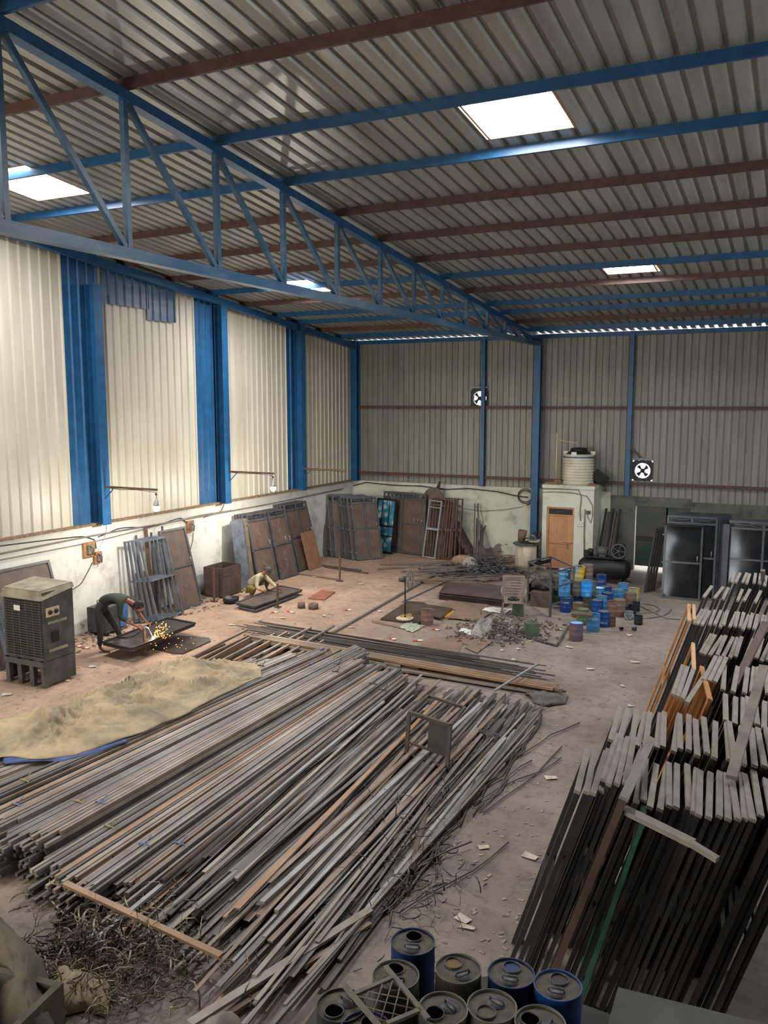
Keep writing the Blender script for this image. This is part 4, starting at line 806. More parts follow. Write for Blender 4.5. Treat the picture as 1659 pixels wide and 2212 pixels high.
def head_shape(b, M):
    n, m = 20, 14; R = []
    for i in range(m+1):
        t = math.pi*(i+.02)/(m+.04); z = -math.cos(t)*.118; row = []
        for j in range(n):
            a = 2*math.pi*j/n; x, y = .096*math.sin(t)*math.cos(a), .074*math.sin(t)*math.sin(a)
            if z < 0: x *= 1-.12*(-z/.118); y *= 1-.28*(-z/.118)
            fr = max(0, math.cos(a))**3
            if -.03 < z < .03: x -= .006*fr*(1-abs(z)/.03)
            if -.1 < z < -.05: x += .008*fr
            row.append(M @ Vector((x, y, z)))
        R.append(row)
    b.rings(R)
    b.rings([[M @ Vector((x+.0, y*w_, z)) for y in (-1, 0, 1, 0)] if False else [M @ Vector((x, -w_, z)), M @ Vector((x+h_, 0, z)), M @ Vector((x, w_, z)), M @ Vector((x-.01, 0, z))] for x, z, w_, h_ in ((.086, .02, .006, .004), (.09, 0, .009, .014), (.09, -.022, .014, .022), (.088, -.03, .012, .006))])
    for q in (-1, 1):
        b.tube([M @ Vector((.0, q*.076, .022)), M @ Vector((-.012, q*.086, .02)), M @ Vector((-.016, q*.088, 0)), M @ Vector((-.004, q*.08, -.024))], .009, 6)
    b.tube([M @ Vector((.089, -.022, -.056)), M @ Vector((.097, 0, -.055)), M @ Vector((.089, .022, -.056))], .006, 6)
def hair_shape(b, M, cap=False):
    n = 18; R = []
    for i in range(8):
        t = .02+i/7*1.75; row = []
        for j in range(n):
            a = 2*math.pi*j/n; fr = max(0, math.cos(a)); tt = t*(1-.42*fr**2) if not cap else t*.86; g = 1 if cap else 1.05+.16*noise.noise(Vector((math.cos(a)*3, math.sin(a)*3, t*4)))
            row.append(M @ Vector((.105*math.sin(tt)*math.cos(a)*g-.006, .083*math.sin(tt)*math.sin(a)*g, .128*math.cos(tt)*g)))
        R.append(row)
    b.rings(R, cap=False)
def mk_person(loc, lab, body_J, body_B, shirt, sb, sm, trous, tb, tm, headc, fwd, kind):
    r = empty('person', loc, lab, 'person', rz=math.radians(YAW))
    M = head_bits(r, headc, fwd, None, None)
    bd = skin('body', body_J, body_B, 'pelvis', m_skin, r)
    skin('shirt', shirt, sb, 'pelvis', sm, r); skin('trousers', trous, tb, 'pelvis', tm, r)
    b = MB(); head_shape(b, M); b.build('head', m_skin, r)
    e = MB()
    for q in (-1, 1): e.ball(tuple(M @ Vector((.083, q*.03, .012))), .011, 8, 5); e.tube([M @ Vector((.09, q*.016, .034)), M @ Vector((.088, q*.046, .033))], .004, 5)
    e.build('eyes_and_brows', m_hair, r)
    h = MB(); hair_shape(h, M, kind == 'cap'); h.build('cap' if kind == 'cap' else 'hair', mat('grey_cap', (66, 66, 68), (54, 54, 58), rough=.8) if kind == 'cap' else m_hair, r, solid=.01)
    if kind == 'cap':
        h = MB(); h.quad([M @ Vector(p) for p in ((.08, -.06, .05), (.15, -.04, .03), (.165, 0, .03), (.15, .04, .03), (.08, .06, .05))]); h.build('cap_peak', _m['grey_cap'], r, solid=.008)
    g = MB()
    for q in (-1, 1): g.tube([M @ Vector((.1+.004*math.cos(a), q*.03+.02*math.cos(a), .012+.016*math.sin(a))) for a in [i*math.pi/5 for i in range(10)]], .003, 5, closed=True)
    g.bar(M @ Vector((.1, -.01, .014)), M @ Vector((.1, .01, .014)), .004); g.build('glasses', m_chrome, r)
    return r
P1 = G(222, 1409)
J = {'pelvis': (-.02, .1, 1.0, .08), 'belly': (.12, .11, 1.12, .09), 'chest': (.36, .12, 1.13, .13, .11), 'neck': (.57, .12, 1.06, .05), 'head': (.68, .12, 1.0, .06),
     'ls': (.43, -.06, 1.07, .055), 'le': (.42, -.09, .76, .038), 'lw': (.74, -.04, .57, .024), 'rs': (.47, .3, 1.06, .055), 're': (.66, .33, .82, .038), 'rw': (.87, .2, .6, .024),
     'lh': (-.04, 0, .93, .065), 'lk': (-.02, -.02, .5, .052), 'la': (-.05, -.02, .1, .034), 'lf': (.04, -.03, .04, .034, .025), 'lt': (.17, -.03, .025, .03, .016),
     'rh': (0, .2, .93, .065), 'rk': (.2, .27, .5, .052), 'ra': (.3, .4, .1, .034), 'rf': (.38, .4, .04, .034, .025), 'rt': (.5, .4, .025, .03, .016)}
B = [('pelvis', 'belly'), ('belly', 'chest'), ('chest', 'neck'), ('neck', 'head'), ('chest', 'ls'), ('ls', 'le'), ('le', 'lw'), ('chest', 'rs'), ('rs', 're'), ('re', 'rw'),
     ('pelvis', 'lh'), ('lh', 'lk'), ('lk', 'la'), ('la', 'lf'), ('lf', 'lt'), ('pelvis', 'rh'), ('rh', 'rk'), ('rk', 'ra'), ('ra', 'rf'), ('rf', 'rt')]
hand(J, B, 'lw', 'l', (.9, .1, -.25), 0, (0, .6, .7), .85); hand(J, B, 'rw', 'r', (.8, -.2, -.35), 0, (0, -.6, .7), .85)
sh = {'pelvis': (-.06, .1, .99, .14), 'belly': (.14, .11, 1.15, .135), 'chest': (.36, .12, 1.16, .155, .135), 'nk': (.52, .12, 1.1, .075), 'ls': (.43, -.06, 1.08, .075), 'le': (.42, -.09, .77, .054), 'lw': (.56, -.065, .69, .045), 'rs': (.47, .3, 1.07, .075), 're': (.66, .33, .83, .054), 'rw': (.73, .29, .76, .045)}
sb = [('pelvis', 'belly'), ('belly', 'chest'), ('chest', 'nk'), ('chest', 'ls'), ('ls', 'le'), ('le', 'lw'), ('chest', 'rs'), ('rs', 're'), ('re', 'rw')]
tr_ = {'belly': (.04, .1, 1.07, .135), 'pelvis': (-.05, .1, 1.0, .15), 'lh': (-.06, 0, .9, .1), 'lk': (-.02, -.02, .5, .075), 'la': (-.05, -.02, .13, .05), 'rh': (0, .2, .9, .1), 'rk': (.2, .27, .5, .075), 'ra': (.29, .39, .15, .05)}
tb = [('pelvis', 'belly'), ('pelvis', 'lh'), ('lh', 'lk'), ('lk', 'la'), ('pelvis', 'rh'), ('rh', 'rk'), ('rk', 'ra')]
w1 = mk_person(P1, 'person in dark green top and grey trousers bending over a plate, welding with sparks', J, B, sh, sb, mat('dark_green_cloth', (54, 60, 48), (44, 48, 40), rough=.95, scale=6), tr_, tb, mat('charcoal_cloth', (60, 58, 58), (46, 46, 48), rough=.95, scale=6), (.75, .12, .95), (.75, -.2, -.6), 'hair')
P2_ = G(545, 1291)
J = {'pelvis': (-.09, .1, .27, .09), 'belly': (.02, .1, .38, .09), 'chest': (.2, .1, .54, .13, .11), 'neck': (.32, .08, .66, .05), 'head': (.4, .06, .7, .06),
     'ls': (.16, -.1, .55, .055), 'le': (.16, -.25, .33, .038), 'lw': (.3, -.3, .25, .024), 'rs': (.3, .26, .52, .055), 're': (.52, .2, .34, .038), 'rw': (.7, .05, .24, .024),
     'lh': (-.1, 0, .24, .09), 'lk': (.1, -.3, .3, .06), 'la': (-.02, -.14, .08, .034), 'lf': (.06, -.18, .035, .034, .025), 'lt': (.16, -.24, .025, .03, .016),
     'rh': (-.08, .2, .24, .09), 'rk': (.4, .3, .5, .06), 'ra': (.34, .28, .2, .034), 'rf': (.4, .27, .155, .034, .025), 'rt': (.5, .26, .15, .03, .016)}
B = [('pelvis', 'belly'), ('belly', 'chest'), ('chest', 'neck'), ('neck', 'head'), ('chest', 'ls'), ('ls', 'le'), ('le', 'lw'), ('chest', 'rs'), ('rs', 're'), ('re', 'rw'),
     ('pelvis', 'lh'), ('lh', 'lk'), ('lk', 'la'), ('la', 'lf'), ('lf', 'lt'), ('pelvis', 'rh'), ('rh', 'rk'), ('rk', 'ra'), ('ra', 'rf'), ('rf', 'rt')]
hand(J, B, 'lw', 'l', (.9, .2, -.2), 0, (0, .6, .7), .8); hand(J, B, 'rw', 'r', (.8, -.3, -.35), 0, (0, -.6, .7), .6)
sh = {'pelvis': (-.08, .1, .3, .14), 'belly': (.03, .1, .41, .145), 'chest': (.2, .1, .56, .16, .14), 'nk': (.29, .09, .63, .075), 'ls': (.16, -.1, .56, .08), 'le': (.16, -.25, .34, .056), 'lw': (.26, -.285, .27, .042), 'rs': (.3, .26, .53, .08), 're': (.52, .2, .35, .056), 'rw': (.65, .09, .26, .042)}
tr_ = {'belly': (-.04, .1, .33, .13), 'pelvis': (-.11, .1, .25, .14), 'lh': (-.08, -.02, .24, .11), 'lk': (.1, -.3, .31, .085), 'la': (-.01, -.15, .1, .055), 'rh': (-.06, .2, .26, .11), 'rk': (.4, .3, .51, .08), 'ra': (.34, .28, .23, .055)}
w2 = mk_person(P2_, 'person in cream shirt, olive trousers and grey cap squatting over a door leaf', J, B, sh, sb, mat('cream_cloth', (176, 160, 132), (150, 134, 108), rough=.95, scale=6), tr_, tb, mat('olive_cloth', (112, 98, 40), (84, 74, 34), rough=.95, scale=6), (.43, .04, .72), (.8, -.25, -.5), 'cap')

# welding torch, spark, work plates
def PX(p):
    q = p-O; d = q.dot(FW); return (829.5+FPX*q.dot(RT)/d, 1106-FPX*q.dot(UP)/d)
def slab(name, lab, cat, px, zt, th, m, frame=None, rnd_=False, group=None):
    P = [G(x, y, zt) for x, y in px]; b = MB(); c = sum(P, Vector())/len(P); n = len(P)
    b.quad(P); b.quad([p-Vector((0, 0, th)) for p in reversed(P)])
    for i in range(n): q = (i+1) % n; b.quad([P[i], P[i]-Vector((0, 0, th)), P[q]-Vector((0, 0, th)), P[q]])
    base = Vector((c.x, c.y, zt-th)); 
    if not frame: return tag(b.build(name, m, loc=base), lab, cat, group)
    r = empty(name, base, lab, cat, group=group); o = b.build('sheet_panel', m, r, loc=base); o.location = (0, 0, 0)
    f_ = MB()
    for i in range(n): f_.bar(P[i]-base+Vector((0, 0, .008)), P[(i+1) % n]-base+Vector((0, 0, .008)), .05, .03)
    f_.build('rim', frame, r); return r
m_plate = mat('shiny_dark_plate', (62, 56, 54), (82, 74, 70), rough=.28, metal=.3, scale=3)
slab('door_leaf', 'dark door leaf lying on low supports in front of the bent welder', 'door', [(222, 1388), (285, 1402), (421, 1347), (362, 1336)], .3, .06, m_plate, m_blackm)
slab('steel_sheet', 'dark steel sheet with clipped corner on the floor right of the welding spark', 'sheet', [(328, 1398), (372, 1410), (395, 1411), (455, 1384), (452, 1377), (385, 1372)], .03, .025, m_plate)
slab('door_leaf', 'brown door leaf lying flat in front of the squatting person', 'door', [(510, 1303), (550, 1311), (652, 1275), (606, 1266)], .13, .05, mat('plate_brown', (92, 78, 70), (72, 62, 58), rough=.45), m_iron)
slab('door_leaf', 'second door leaf lying under the flat brown one near the squatting person', 'door', [(516, 1312), (552, 1320), (640, 1287), (600, 1276)], .05, .04, m_iron, m_iron)
slab('red_panel', 'small reddish brown sheet lying alone on the far floor', 'sheet', [(665, 1292), (701, 1295), (724, 1278), (694, 1274)], .03, .028, mat('red_brown_sheet', (146, 92, 70), (120, 76, 60), rough=.6))
for lab, a, q in (('pole stand before the door leaf being welded', G(313, 1416, 0), G(309, 1352, .0)), ('pole stand in front of the squatting person', G(600, 1312, 0), 0), ('thin pole stand before the corner door stack', G(734, 1256, 0), 0), ('bent rod stand beside the open cabinet', G(463, 1300, 0), 0)):
    h = (.58, .62, .75, .95)[('pole stand before', 'pole stand in', 'thin pole', 'bent rod').index([k for k in ('pole stand before', 'pole stand in', 'thin pole', 'bent rod') if lab.startswith(k)][0])]
    r = empty('pole_stand', a, lab, 'stand'); b = MB(); b.box((0, 0, h/2), (.045, .045, h)); b.build('post', m_rust, r); b = MB(); b.box((0, 0, .015), (.16, .12, .03)); b.build('foot', m_iron, r)
sp = G(331, 1378, .33)
b = MB(); hnd = Vector(P1)+Matrix.Rotation(math.radians(YAW), 3, 'Z') @ Vector((.86, -.02, .53)); tor = empty('welding_torch', hnd, 'electrode holder in the bent welder\'s hand touching the spark', 'torch')
b.tube([(0, 0, 0), (.07, .02, .03), (.13, .04, .0)], .016, 8); b.build('grip', m_ltgrey, tor); b = MB(); d_ = sp-hnd; b.tube([(.12, .04, 0), d_*1.0], .006, 6); b.build('electrode', m_chrome, tor)
b = MB(); b.tube([(0, 0, 0), (-.1, 0, -.12), (-.22, -.05, -.2), (-.4, -.15, -.22), (-.6, -.2, -.22)], .011, 6); b.build('lead', m_wire, tor)
m_spark = mat('glowing_spark', (255, 150, 60), emit=7); m_arc = mat('welding_arc', (255, 232, 190), emit=25)
b = MB(); b.ball((0, 0, 0), .03, 8, 6); o = b.build('welding_arc', m_arc); o.location = sp; tag(o, 'glowing welding arc on the edge of the dark door leaf', 'spark')
b = MB()
for k in range(120):
    a = rnd.uniform(-.5, 1.5); e = rnd.uniform(.1, 1.2); q = rnd.random()**1.5*.42; p = Vector((math.cos(a)*math.cos(e), math.sin(a)*math.cos(e), math.sin(e)))*q; d2 = p.normalized()*rnd.uniform(.006, .028); b.tube([p, p+d2], rnd.uniform(.003, .006), 4)
for k in range(24):
    p = Vector((rnd.uniform(-.1, .9), rnd.uniform(-.4, .6), rnd.uniform(-.28, .05))); b.ball(tuple(p), rnd.uniform(.004, .009), 5, 4)
o = b.build('spark_spray', m_spark); o.location = sp; tag(o, 'shower of orange welding sparks over the plates', 'sparks', kind='stuff')
l = bpy.data.lights.new('arc_light', 'POINT'); l.energy = 9; l.color = (1, .7, .4); l.shadow_soft_size = .05; lo = bpy.data.objects.new('arc_light', l); C.objects.link(lo); lo.location = sp+Vector((0, 0, .1))
# welding machine
wm = empty('welding_machine', G(212, 1372), 'blue-grey welding machine with louvred side on the floor behind the bent welder', 'welding machine', rz=math.radians(8))
wm.location = (-14.05, 14.05, 0); m_wm = mat('machine_grey_blue', (58, 62, 68), (44, 46, 50), rough=.5, scale=5); m_wb = mat('machine_blue', (60, 104, 150), (50, 84, 120), rough=.5, scale=4)
b = MB(); b.box((0, 0, .36), (.5, .62, .56)); b.build('case', m_wm, wm); b = MB(); b.box((.255, .34, .36), (.02, .3, .5)); b.box((0, .32, .36), (.5, .02, .5)); b.build('blue_side', m_wb, wm)
b = MB()
for k in range(6):
    for q in (-.18, .06): b.box((.256, q, .2+.05*k), (.02, .14, .018))
b.build('louvres', m_iron, wm); b = MB(); b.tube([(-.05, -.2, .63), (-.05, -.2, .78), (-.05, .1, .8), (-.05, .2, .63)], .014, 6); b.build('handle', m_iron, wm)
for q in (-.2, .2): b = MB(); b.box((0, q, .04), (.5, .08, .08)); b.build('foot', m_blackm, wm)
# rusty open cabinet, pot
cb = empty('open_cabinet', (-14.05, 18.4, 0), 'rusty dark open-topped steel cabinet between the single door leaf and the door skins', 'cabinet'); m_cab = mat('cabinet_brown', (66, 56, 50), (86, 68, 56), rough=.6, scale=5)
b = MB(); 
for c, dd in (((.3, 0, .42), (.02, .84, .78)), ((-.3, 0, .42), (.02, .84, .78)), ((0, .42, .42), (.6, .02, .78)), ((0, -.42, .42), (.6, .02, .78)), ((0, 0, .05), (.6, .84, .02))): b.box(c, dd)
b.build('shell', m_cab, cb); b = MB(); b.box((.315, 0, .42), (.012, .02, .74)); b.box((.315, -.2, .6), (.012, .3, .02)); b.build('door_seams', m_iron, cb)
b = MB(); b.box((.33, -.4, .02), (.05, .05, .04)); b.box((.33, .4, .02), (.05, .05, .04)); b.box((-.28, .4, .02), (.05, .05, .04)); b.build('feet', m_iron, cb)
b = MB(); b.lathe([(.02, 0), (.2, 0), (.21, .14), (.2, .15), (.19, .02), (.02, .02)], 22); o = b.build('cooking_pot', m_blackm); o.location = G(499, 1302); tag(o, 'black cooking pot on the floor left of the squatting person', 'pot')
# blue drum with a carton
def carton(lab, c, d, rz, m=None):
    b = MB(); b.box((0, 0, d[2]/2), d); r = b.build('carton', m or mat('white_carton', (204, 190, 176), (180, 160, 140), rough=.8)); r.location = c; r.rotation_euler.z = rz
    q = MB(); q.box((-d[0]*.18, 0, d[2]/2), (d[0]*.4, d[1]*1.02, d[2]*1.02)); q.build('red_band', mat('carton_red', (196, 74, 60), (170, 60, 50), rough=.8), r); return tag(r, lab, 'carton')
# ---------------------------------------------------------------- paint cans
PAL = {'dark blue': ((18, 44, 88), (14, 32, 60)), 'blue': ((30, 72, 138), (24, 52, 100)), 'light blue': ((74, 142, 194), (60, 112, 160)), 'bright blue': ((40, 140, 224), (90, 170, 230)), 'mid blue': ((60, 118, 172), (80, 120, 150)), 'green': ((84, 112, 70), (64, 84, 56)),
       'olive': ((98, 98, 82), (80, 78, 68)), 'stained': ((114, 100, 92), (122, 84, 70)), 'brown': ((110, 84, 62), (80, 62, 50)), 'black': ((34, 38, 44), (26, 28, 32)), 'yellow and blue': ((198, 168, 30), (90, 140, 170)), 'grey': ((120, 128, 132), (92, 100, 104)), 'rust': ((104, 66, 56), (84, 54, 48)), 'blue-brown': ((84, 84, 110), (120, 84, 64))}
m_dust = mat('dusty_lid', (112, 104, 90), (86, 80, 70), rough=.85, scale=9, bump=.15)
m_hole = mat('inner_shade', (6, 6, 6), rough=1, spec=0)  # near-black colour stands in for the shade inside spouts and open cans
def can(lab, base, kind, r=.145, h=.37, top='lid', name='paint_can', tilt=(0, 0), rz=0., text=None, hole_m=None, lidm=None, group=None, cat='paint can'):
    c1, c2 = PAL[kind]; m = mat('can_'+kind.replace(' ', '_'), c1, c2, rough=.4, scale=4, thresh=(.42, .68), stretch=(1, 1, .4))
    e = empty(name, base, lab, cat, rz=rz, group=group); e.rotation_euler = (tilt[0], tilt[1], rz)
    b = MB(); b.lathe([(r*.97, 0), (r, .008), (r, h*.32), (r*1.015, h*.335), (r, h*.35), (r, h*.65), (r*1.015, h*.665), (r, h*.68), (r, h-.012), (r*1.02, h-.004), (r*1.02, h), (r*.97, h), (r*.96, h-.016)] + ([(r*.955, .02)] if top == 'open' else []), 28, cap=False)
    b.lathe([(r*.97, .001), (r*.01, .001)], 28, cap=False); b.build('can_body', m, e)
    if top != 'open':
        b = MB(); b.lathe([(r*.965, h-.016), (r*.5, h-.014), (.002, h-.014)], 28, cap=False); b.build('can_lid', lidm or m_dust, e)
    if top == 'hole':
        b = MB(); b.lathe([(r*.4, h-.014), (r*.4, h), (r*.37, h), (r*.37, h-.012)], 20, c=(0, r*.42, 0), cap=False); b.build('spout_ring', m_iron, e)
        b = MB(); b.lathe([(r*.38, h-.011), (.002, h-.011)], 20, c=(0, r*.42, 0), cap=False); b.build('spout_hole', hole_m or m_hole, e)
        b = MB(); b.tube([(-.05, -r*.36, h-.012), (-.045, -r*.36, h+.012), (.045, -r*.36, h+.012), (.05, -r*.36, h-.012)], .007, 6); b.lathe([(.062, h-.014), (.058, h-.008), (.002, h-.008)], 16, c=(0, -r*.36, 0), cap=False); b.build('lid_handle', m_iron, e)
    if top == 'open': b = MB(); b.lathe([(r*.95, h*.4), (.002, h*.42)], 24, cap=False); b.build('inner_shade_disc', m_hole, e)  # disc coloured as the shade down inside the open can
    if text:
        a0 = text[1]; letters(text[0], text[2], e, ((r+.004)*math.cos(a0), (r+.004)*math.sin(a0), text[3]*h), (math.radians(90), 0, a0+math.radians(90)))
    return e
vd = Vector((-sy_, cy_, 0))
def canpx(lab, px, py, kind, z0=0., r=.145, h=.37, **k):
    p = G(px, py, z0)+vd*r*.9; p.z = z0; return can(lab, p, kind, r=r, h=h, **k)
A0 = -math.pi/2+math.radians(YAW)*.3
canpx('blue and brown stained can with sky-blue lid, nearest of the far group', 1247, 1386, 'blue-brown', lidm=mat('lid_sky', (120, 160, 220)), r=.15, h=.4)
canpx('mid-blue lettered can heaped with litter, at the front of the far group', 1284, 1366, 'mid blue', text=('VINCO', A0, .07, .78), top='open', r=.15, h=.4)
canpx('dark blue can behind the littered mid-blue one', 1306, 1356, 'blue', text=('VINCO', A0, .06, .3))
canpx('green can left of the littered mid-blue one', 1261, 1351, 'green')
canpx('small brown tin right of the dark blue can', 1323, 1355, 'brown', r=.09, h=.23, top='open')
canpx('small black pail at the right front of the group', 1381, 1351, 'black', r=.1, h=.22, top='open')
pl = canpx('small grey handled pail between the black pails', 1361, 1340, 'grey', r=.1, h=.2, top='open'); b = MB(); b.tube([(.1*math.cos(a), -.06-.05*math.sin(a), .16-.13*math.sin(a)) for a in [math.pi*i/8 for i in range(9)]], .006, 6); b.build('bail_handle', m_chrome, pl)
canpx('black pail left of three behind the grey pail', 1353, 1333, 'black', r=.09, h=.22, top='open'); canpx('black pail in the middle of three behind the grey pail', 1368, 1328, 'black', r=.095, h=.24, top='open'); canpx('black pail right of three behind the grey pail', 1376, 1322, 'black', r=.09, h=.24, top='open')
canpx('pale stained can with blue runs left of the black pails', 1326, 1333, 'stained', top='open', r=.14)
canpx('blue can with a black lump on its lid', 1292, 1330, 'blue'); canpx('brown-red stained can behind the pale stained one', 1341, 1334, 'stained', h=.42)
canpx('light blue can behind the one with the black lump', 1301, 1321, 'light blue'); canpx('blue can with red-brown rim in the middle of the group', 1314, 1313, 'blue')
canpx('stained tall tin at the right of the group behind the black pails', 1364, 1318, 'stained', h=.42); canpx('pale-topped light blue can in the back half of the group', 1296, 1301, 'light blue', lidm=mat('lid_white', (210, 220, 226)))
canpx('light blue can with clear side, behind the stained ones', 1336, 1306, 'light blue'); canpx('light blue can at the back right of the group', 1349, 1294, 'light blue', h=.4); canpx('yellow and blue can at the right back of the group', 1371, 1303, 'yellow and blue')
canpx('dark blue can with red rim at the back of the group', 1311, 1292, 'blue', h=.3); canpx('blue can with litter on top by the compressor tank', 1298, 1287, 'blue'); canpx('blue upright can standing before the compressor tank', 1301, 1275, 'blue', h=.42, top='hole')
g1 = canpx('olive bottom can under the tall bright blue one', 1271, 1318, 'olive', top='open'); canpx('bright blue can with paint runs, upside down on the olive one', 1269, 1290, 'bright blue', z0=.375, h=.4, text=('CO', A0+.3, .07, .15))
canpx('dark olive can stacked second behind the angle-iron cage', 1247, 1288, 'olive', z0=.375); canpx('blue bottom can under the dark olive one', 1249, 1316, 'blue')
canpx('yellow and blue can lying tilted on top of the dark olive one', 1250, 1256, 'yellow and blue', z0=.75, tilt=(0, .12), top='hole'); canpx('brown paint-streaked can at the top of the stack', 1271, 1253, 'stained', z0=.75); canpx('green-brown can under the top streaked one', 1277, 1288, 'olive', z0=.375)
canpx('green can under the streaked stack', 1282, 1313, 'green')
canpx('dark blue bottom can right behind the cage post', 1224, 1324, 'blue', text=('VINCO', A0, .06, .7)); canpx('light blue middle can in the cage-side stack', 1221, 1290, 'light blue', z0=.375, top='hole', h=.4)
canpx('light blue lettered can with white lid at the back of the cage', 1221, 1262, 'light blue', z0=.6, text=('VINCO', A0, .07, .7), lidm=mat('lid_white2', (206, 210, 214))); canpx('blue can holding up the light blue lettered one', 1221, 1304, 'blue', h=.6)
canpx('green can left in the cage', 1207, 1302, 'green'); canpx('dusty olive can on the green one in the cage', 1207, 1276, 'olive', z0=.375)
canpx('rust brown tall tin behind the plastic chair', 1116, 1275, 'rust', r=.14, h=.42, top='open', name='rusty_tin'); canpx('upright brown stained can beside the pedestal fan', 923, 1352, 'stained', r=.15, h=.36, top='open')
dr = canpx('blue drum standing before the door leaves with a red carton on it', 623, 1242, 'blue', r=.15, h=.4); carton('red and white carton on the blue drum', dr.location+Vector((0, 0, .405)), (.22, .16, .13), .3)
b = MB(); b.box((0, 0, .17), (.3, .26, .34)); gb = b.build('green_tin', mat('tin_green', (82, 98, 78), (66, 78, 62), rough=.5, scale=5)); gb.location = G(1150, 1380)+vd*.13; gb.rotation_euler.z = .5; tag(gb, 'square dark green tin with bits on top below the plastic chair', 'tin')
b = MB(); b.ball((0, 0, 0), .03, 8, 5); b.box((.03, .02, .02), (.1, .03, .01)); q = b.build('loose_bits', m_rust, gb); q.location = (0, 0, .35)
b = MB(); b.box((0, 0, .16), (.28, .24, .32)); o = b.build('green_tin', _m['tin_green']); o.location = G(1120, 1332)+vd*.1; o.rotation_euler.z = .3; tag(o, 'square green tin on the floor behind the chair legs', 'tin')
for lab, px, py in (('small dark cup lying on the floor right of the cans, left one', 1339, 1357), ('small dark cup lying on the floor right of the cans, right one', 1365, 1358)):
    b = MB(); b.lathe([(.03, 0), (.045, .1), (.04, .1), (.025, .01)], 14, M=Matrix.Rotation(1.45, 4, 'X')); o = b.build('small_cup', m_blackm); o.location = G(px, py, .05); o.rotation_euler.z = px; tag(o, lab, 'cup')
b = MB(); b.tube([G(1380+70*math.cos(a)*(1-.02*i), 1316+22*math.sin(a)*(1-.03*i), .02) for i, a in enumerate([.35*k for k in range(30)])], .016, 6); b.tube([G(x, y, .02) for x, y in ((1345, 1255), (1375, 1280), (1385, 1310), (1440, 1335), (1470, 1338))], .014, 6); tag(b.build('air_hose', m_greyw), 'loops of grey air hose on the floor right of the paint cans', 'hose')
# compressor
cm = empty('air_compressor', (-5.05, 24.55, 0), 'black air compressor with motor and spoked flywheel behind the paint cans', 'compressor', rz=.05); MY = Matrix.Rotation(math.radians(90), 4, 'Y')
b = MB(); b.lathe([(.05, -.75), (.2, -.71), (.3, -.6), (.3, .6), (.2, .71), (.05, .75)], 24, c=(0, 0, 0), M=Matrix.Translation((0, 0, .42)) @ MY); b.build('air_tank', m_blackm, cm)
b = MB(); b.box((0, 0, .76), (1.1, .34, .05)); b.build('deck', m_blackm, cm)
b = MB(); b.lathe([(.04, -.16), (.14, -.15), (.14, .12), (.08, .15)], 18, M=Matrix.Translation((-.05, 0, .92)) @ MY); b.box((-.05, 0, .8), (.2, .22, .06)); b.build('motor', m_iron, cm)
fw = MB(); cc = Vector((.42, -.2, .98)); fw.tube([cc+Vector((.2*math.cos(a), 0, .2*math.sin(a))) for a in [i*math.pi/14 for i in range(28)]], .028, 6, closed=True)
for k in range(5): a = k*2*math.pi/5; fw.bar(cc, cc+Vector((.19*math.cos(a), 0, .19*math.sin(a))), .045, .02)
fw.ball(tuple(cc), .045); fw.build('flywheel', m_iron, cm)
b = MB(); b.box((.42, 0, .95), (.2, .3, .34)); 
for k in range(6): b.box((.42, 0, 1.0+.03*k), (.28, .34, .01))
b.build('pump_block', m_blackm, cm); b = MB(); b.lathe([(.08, 0), (.08, .18), (.05, .2)], 14, c=(-.4, 0, .78)); b.box((-.52, 0, .85), (.14, .16, .16)); b.build('regulator', m_blackm, cm)
b = MB(); b.bar((.0, -.2, .9), (.42, -.2, .79), .02); b.bar((.0, -.2, 1.03), (.42, -.2, 1.17), .02); b.build('belt', m_wire, cm)
for q in (-.5, .5):
    for w_ in (-.2, .2): b = MB(); b.bar((q, w_, 0), (q, w_*.8, .3), .05); b.build('leg', m_blackm, cm)
# ---------------------------------------------------------------- angle-iron cage
cg = empty('steel_cage', G(1188, 1333), 'empty angle-iron cage frame standing between the chair and the paint cans', 'frame'); o0 = cg.location.copy()
a = G(1188, 1333)-o0; q1 = G(1140, 1303)-o0; q3 = G(1237, 1318)-o0; q2 = q1+q3-a
HG = 1.12
for i, p in enumerate((a, q1, q2, q3)): b = MB(); b.bar(p, p+Vector((0, 0, HG)), .055 if i == 0 else .04); b.build('post', m_iron, cg)
for z in (.3, .72, HG-.02):
    for i, (p, q) in enumerate(((a, q1), (q1, q2), (q2, q3), (q3, a))):
        if z == .72 and i == 1: continue
        b = MB(); b.bar(p+Vector((0, 0, z)), q+Vector((0, 0, z)), .03, .035); b.build('rail', m_iron, cg)
b = MB(); b.quad([q1+Vector((0, 0, .05)), q2+Vector((0, 0, .05)), q2+Vector((0, 0, .52)), q1+Vector((0, 0, .52))]); b.build('back_sheet', m_blackm, cg, solid=.01)
b = MB(); b.bar(q1+Vector((0, 0, HG-.12)), q2+Vector((0, 0, HG-.12)), .01, .1); b.build('top_band', m_blackm, cg)
def clump(name, lab, cat, c, s_, m, seed=0, amp=.5, flat=.6):
    b = MB(); n, k = 20, 12; R = []
    for i in range(k+1):
        t = math.pi*(i+.05)/(k+.1); row = []
        for j in range(n):
            u = 2*math.pi*j/n; v = Vector((math.sin(t)*math.cos(u), math.sin(t)*math.sin(u), -math.cos(t))); g = 1+amp*(noise.noise(v*1.7+Vector((seed, 0, 0)))-abs(noise.noise(v*4+Vector((0, seed, 0)))))
            row.append(Vector((v.x*s_[0]*g, v.y*s_[1]*g, max(-s_[2]*flat, v.z*s_[2]*g))))
        R.append(row)
    b.rings(R); o = b.build(name, m); o.location = Vector(c)+Vector((0, 0, s_[2]*flat)); return tag(o, lab, cat)
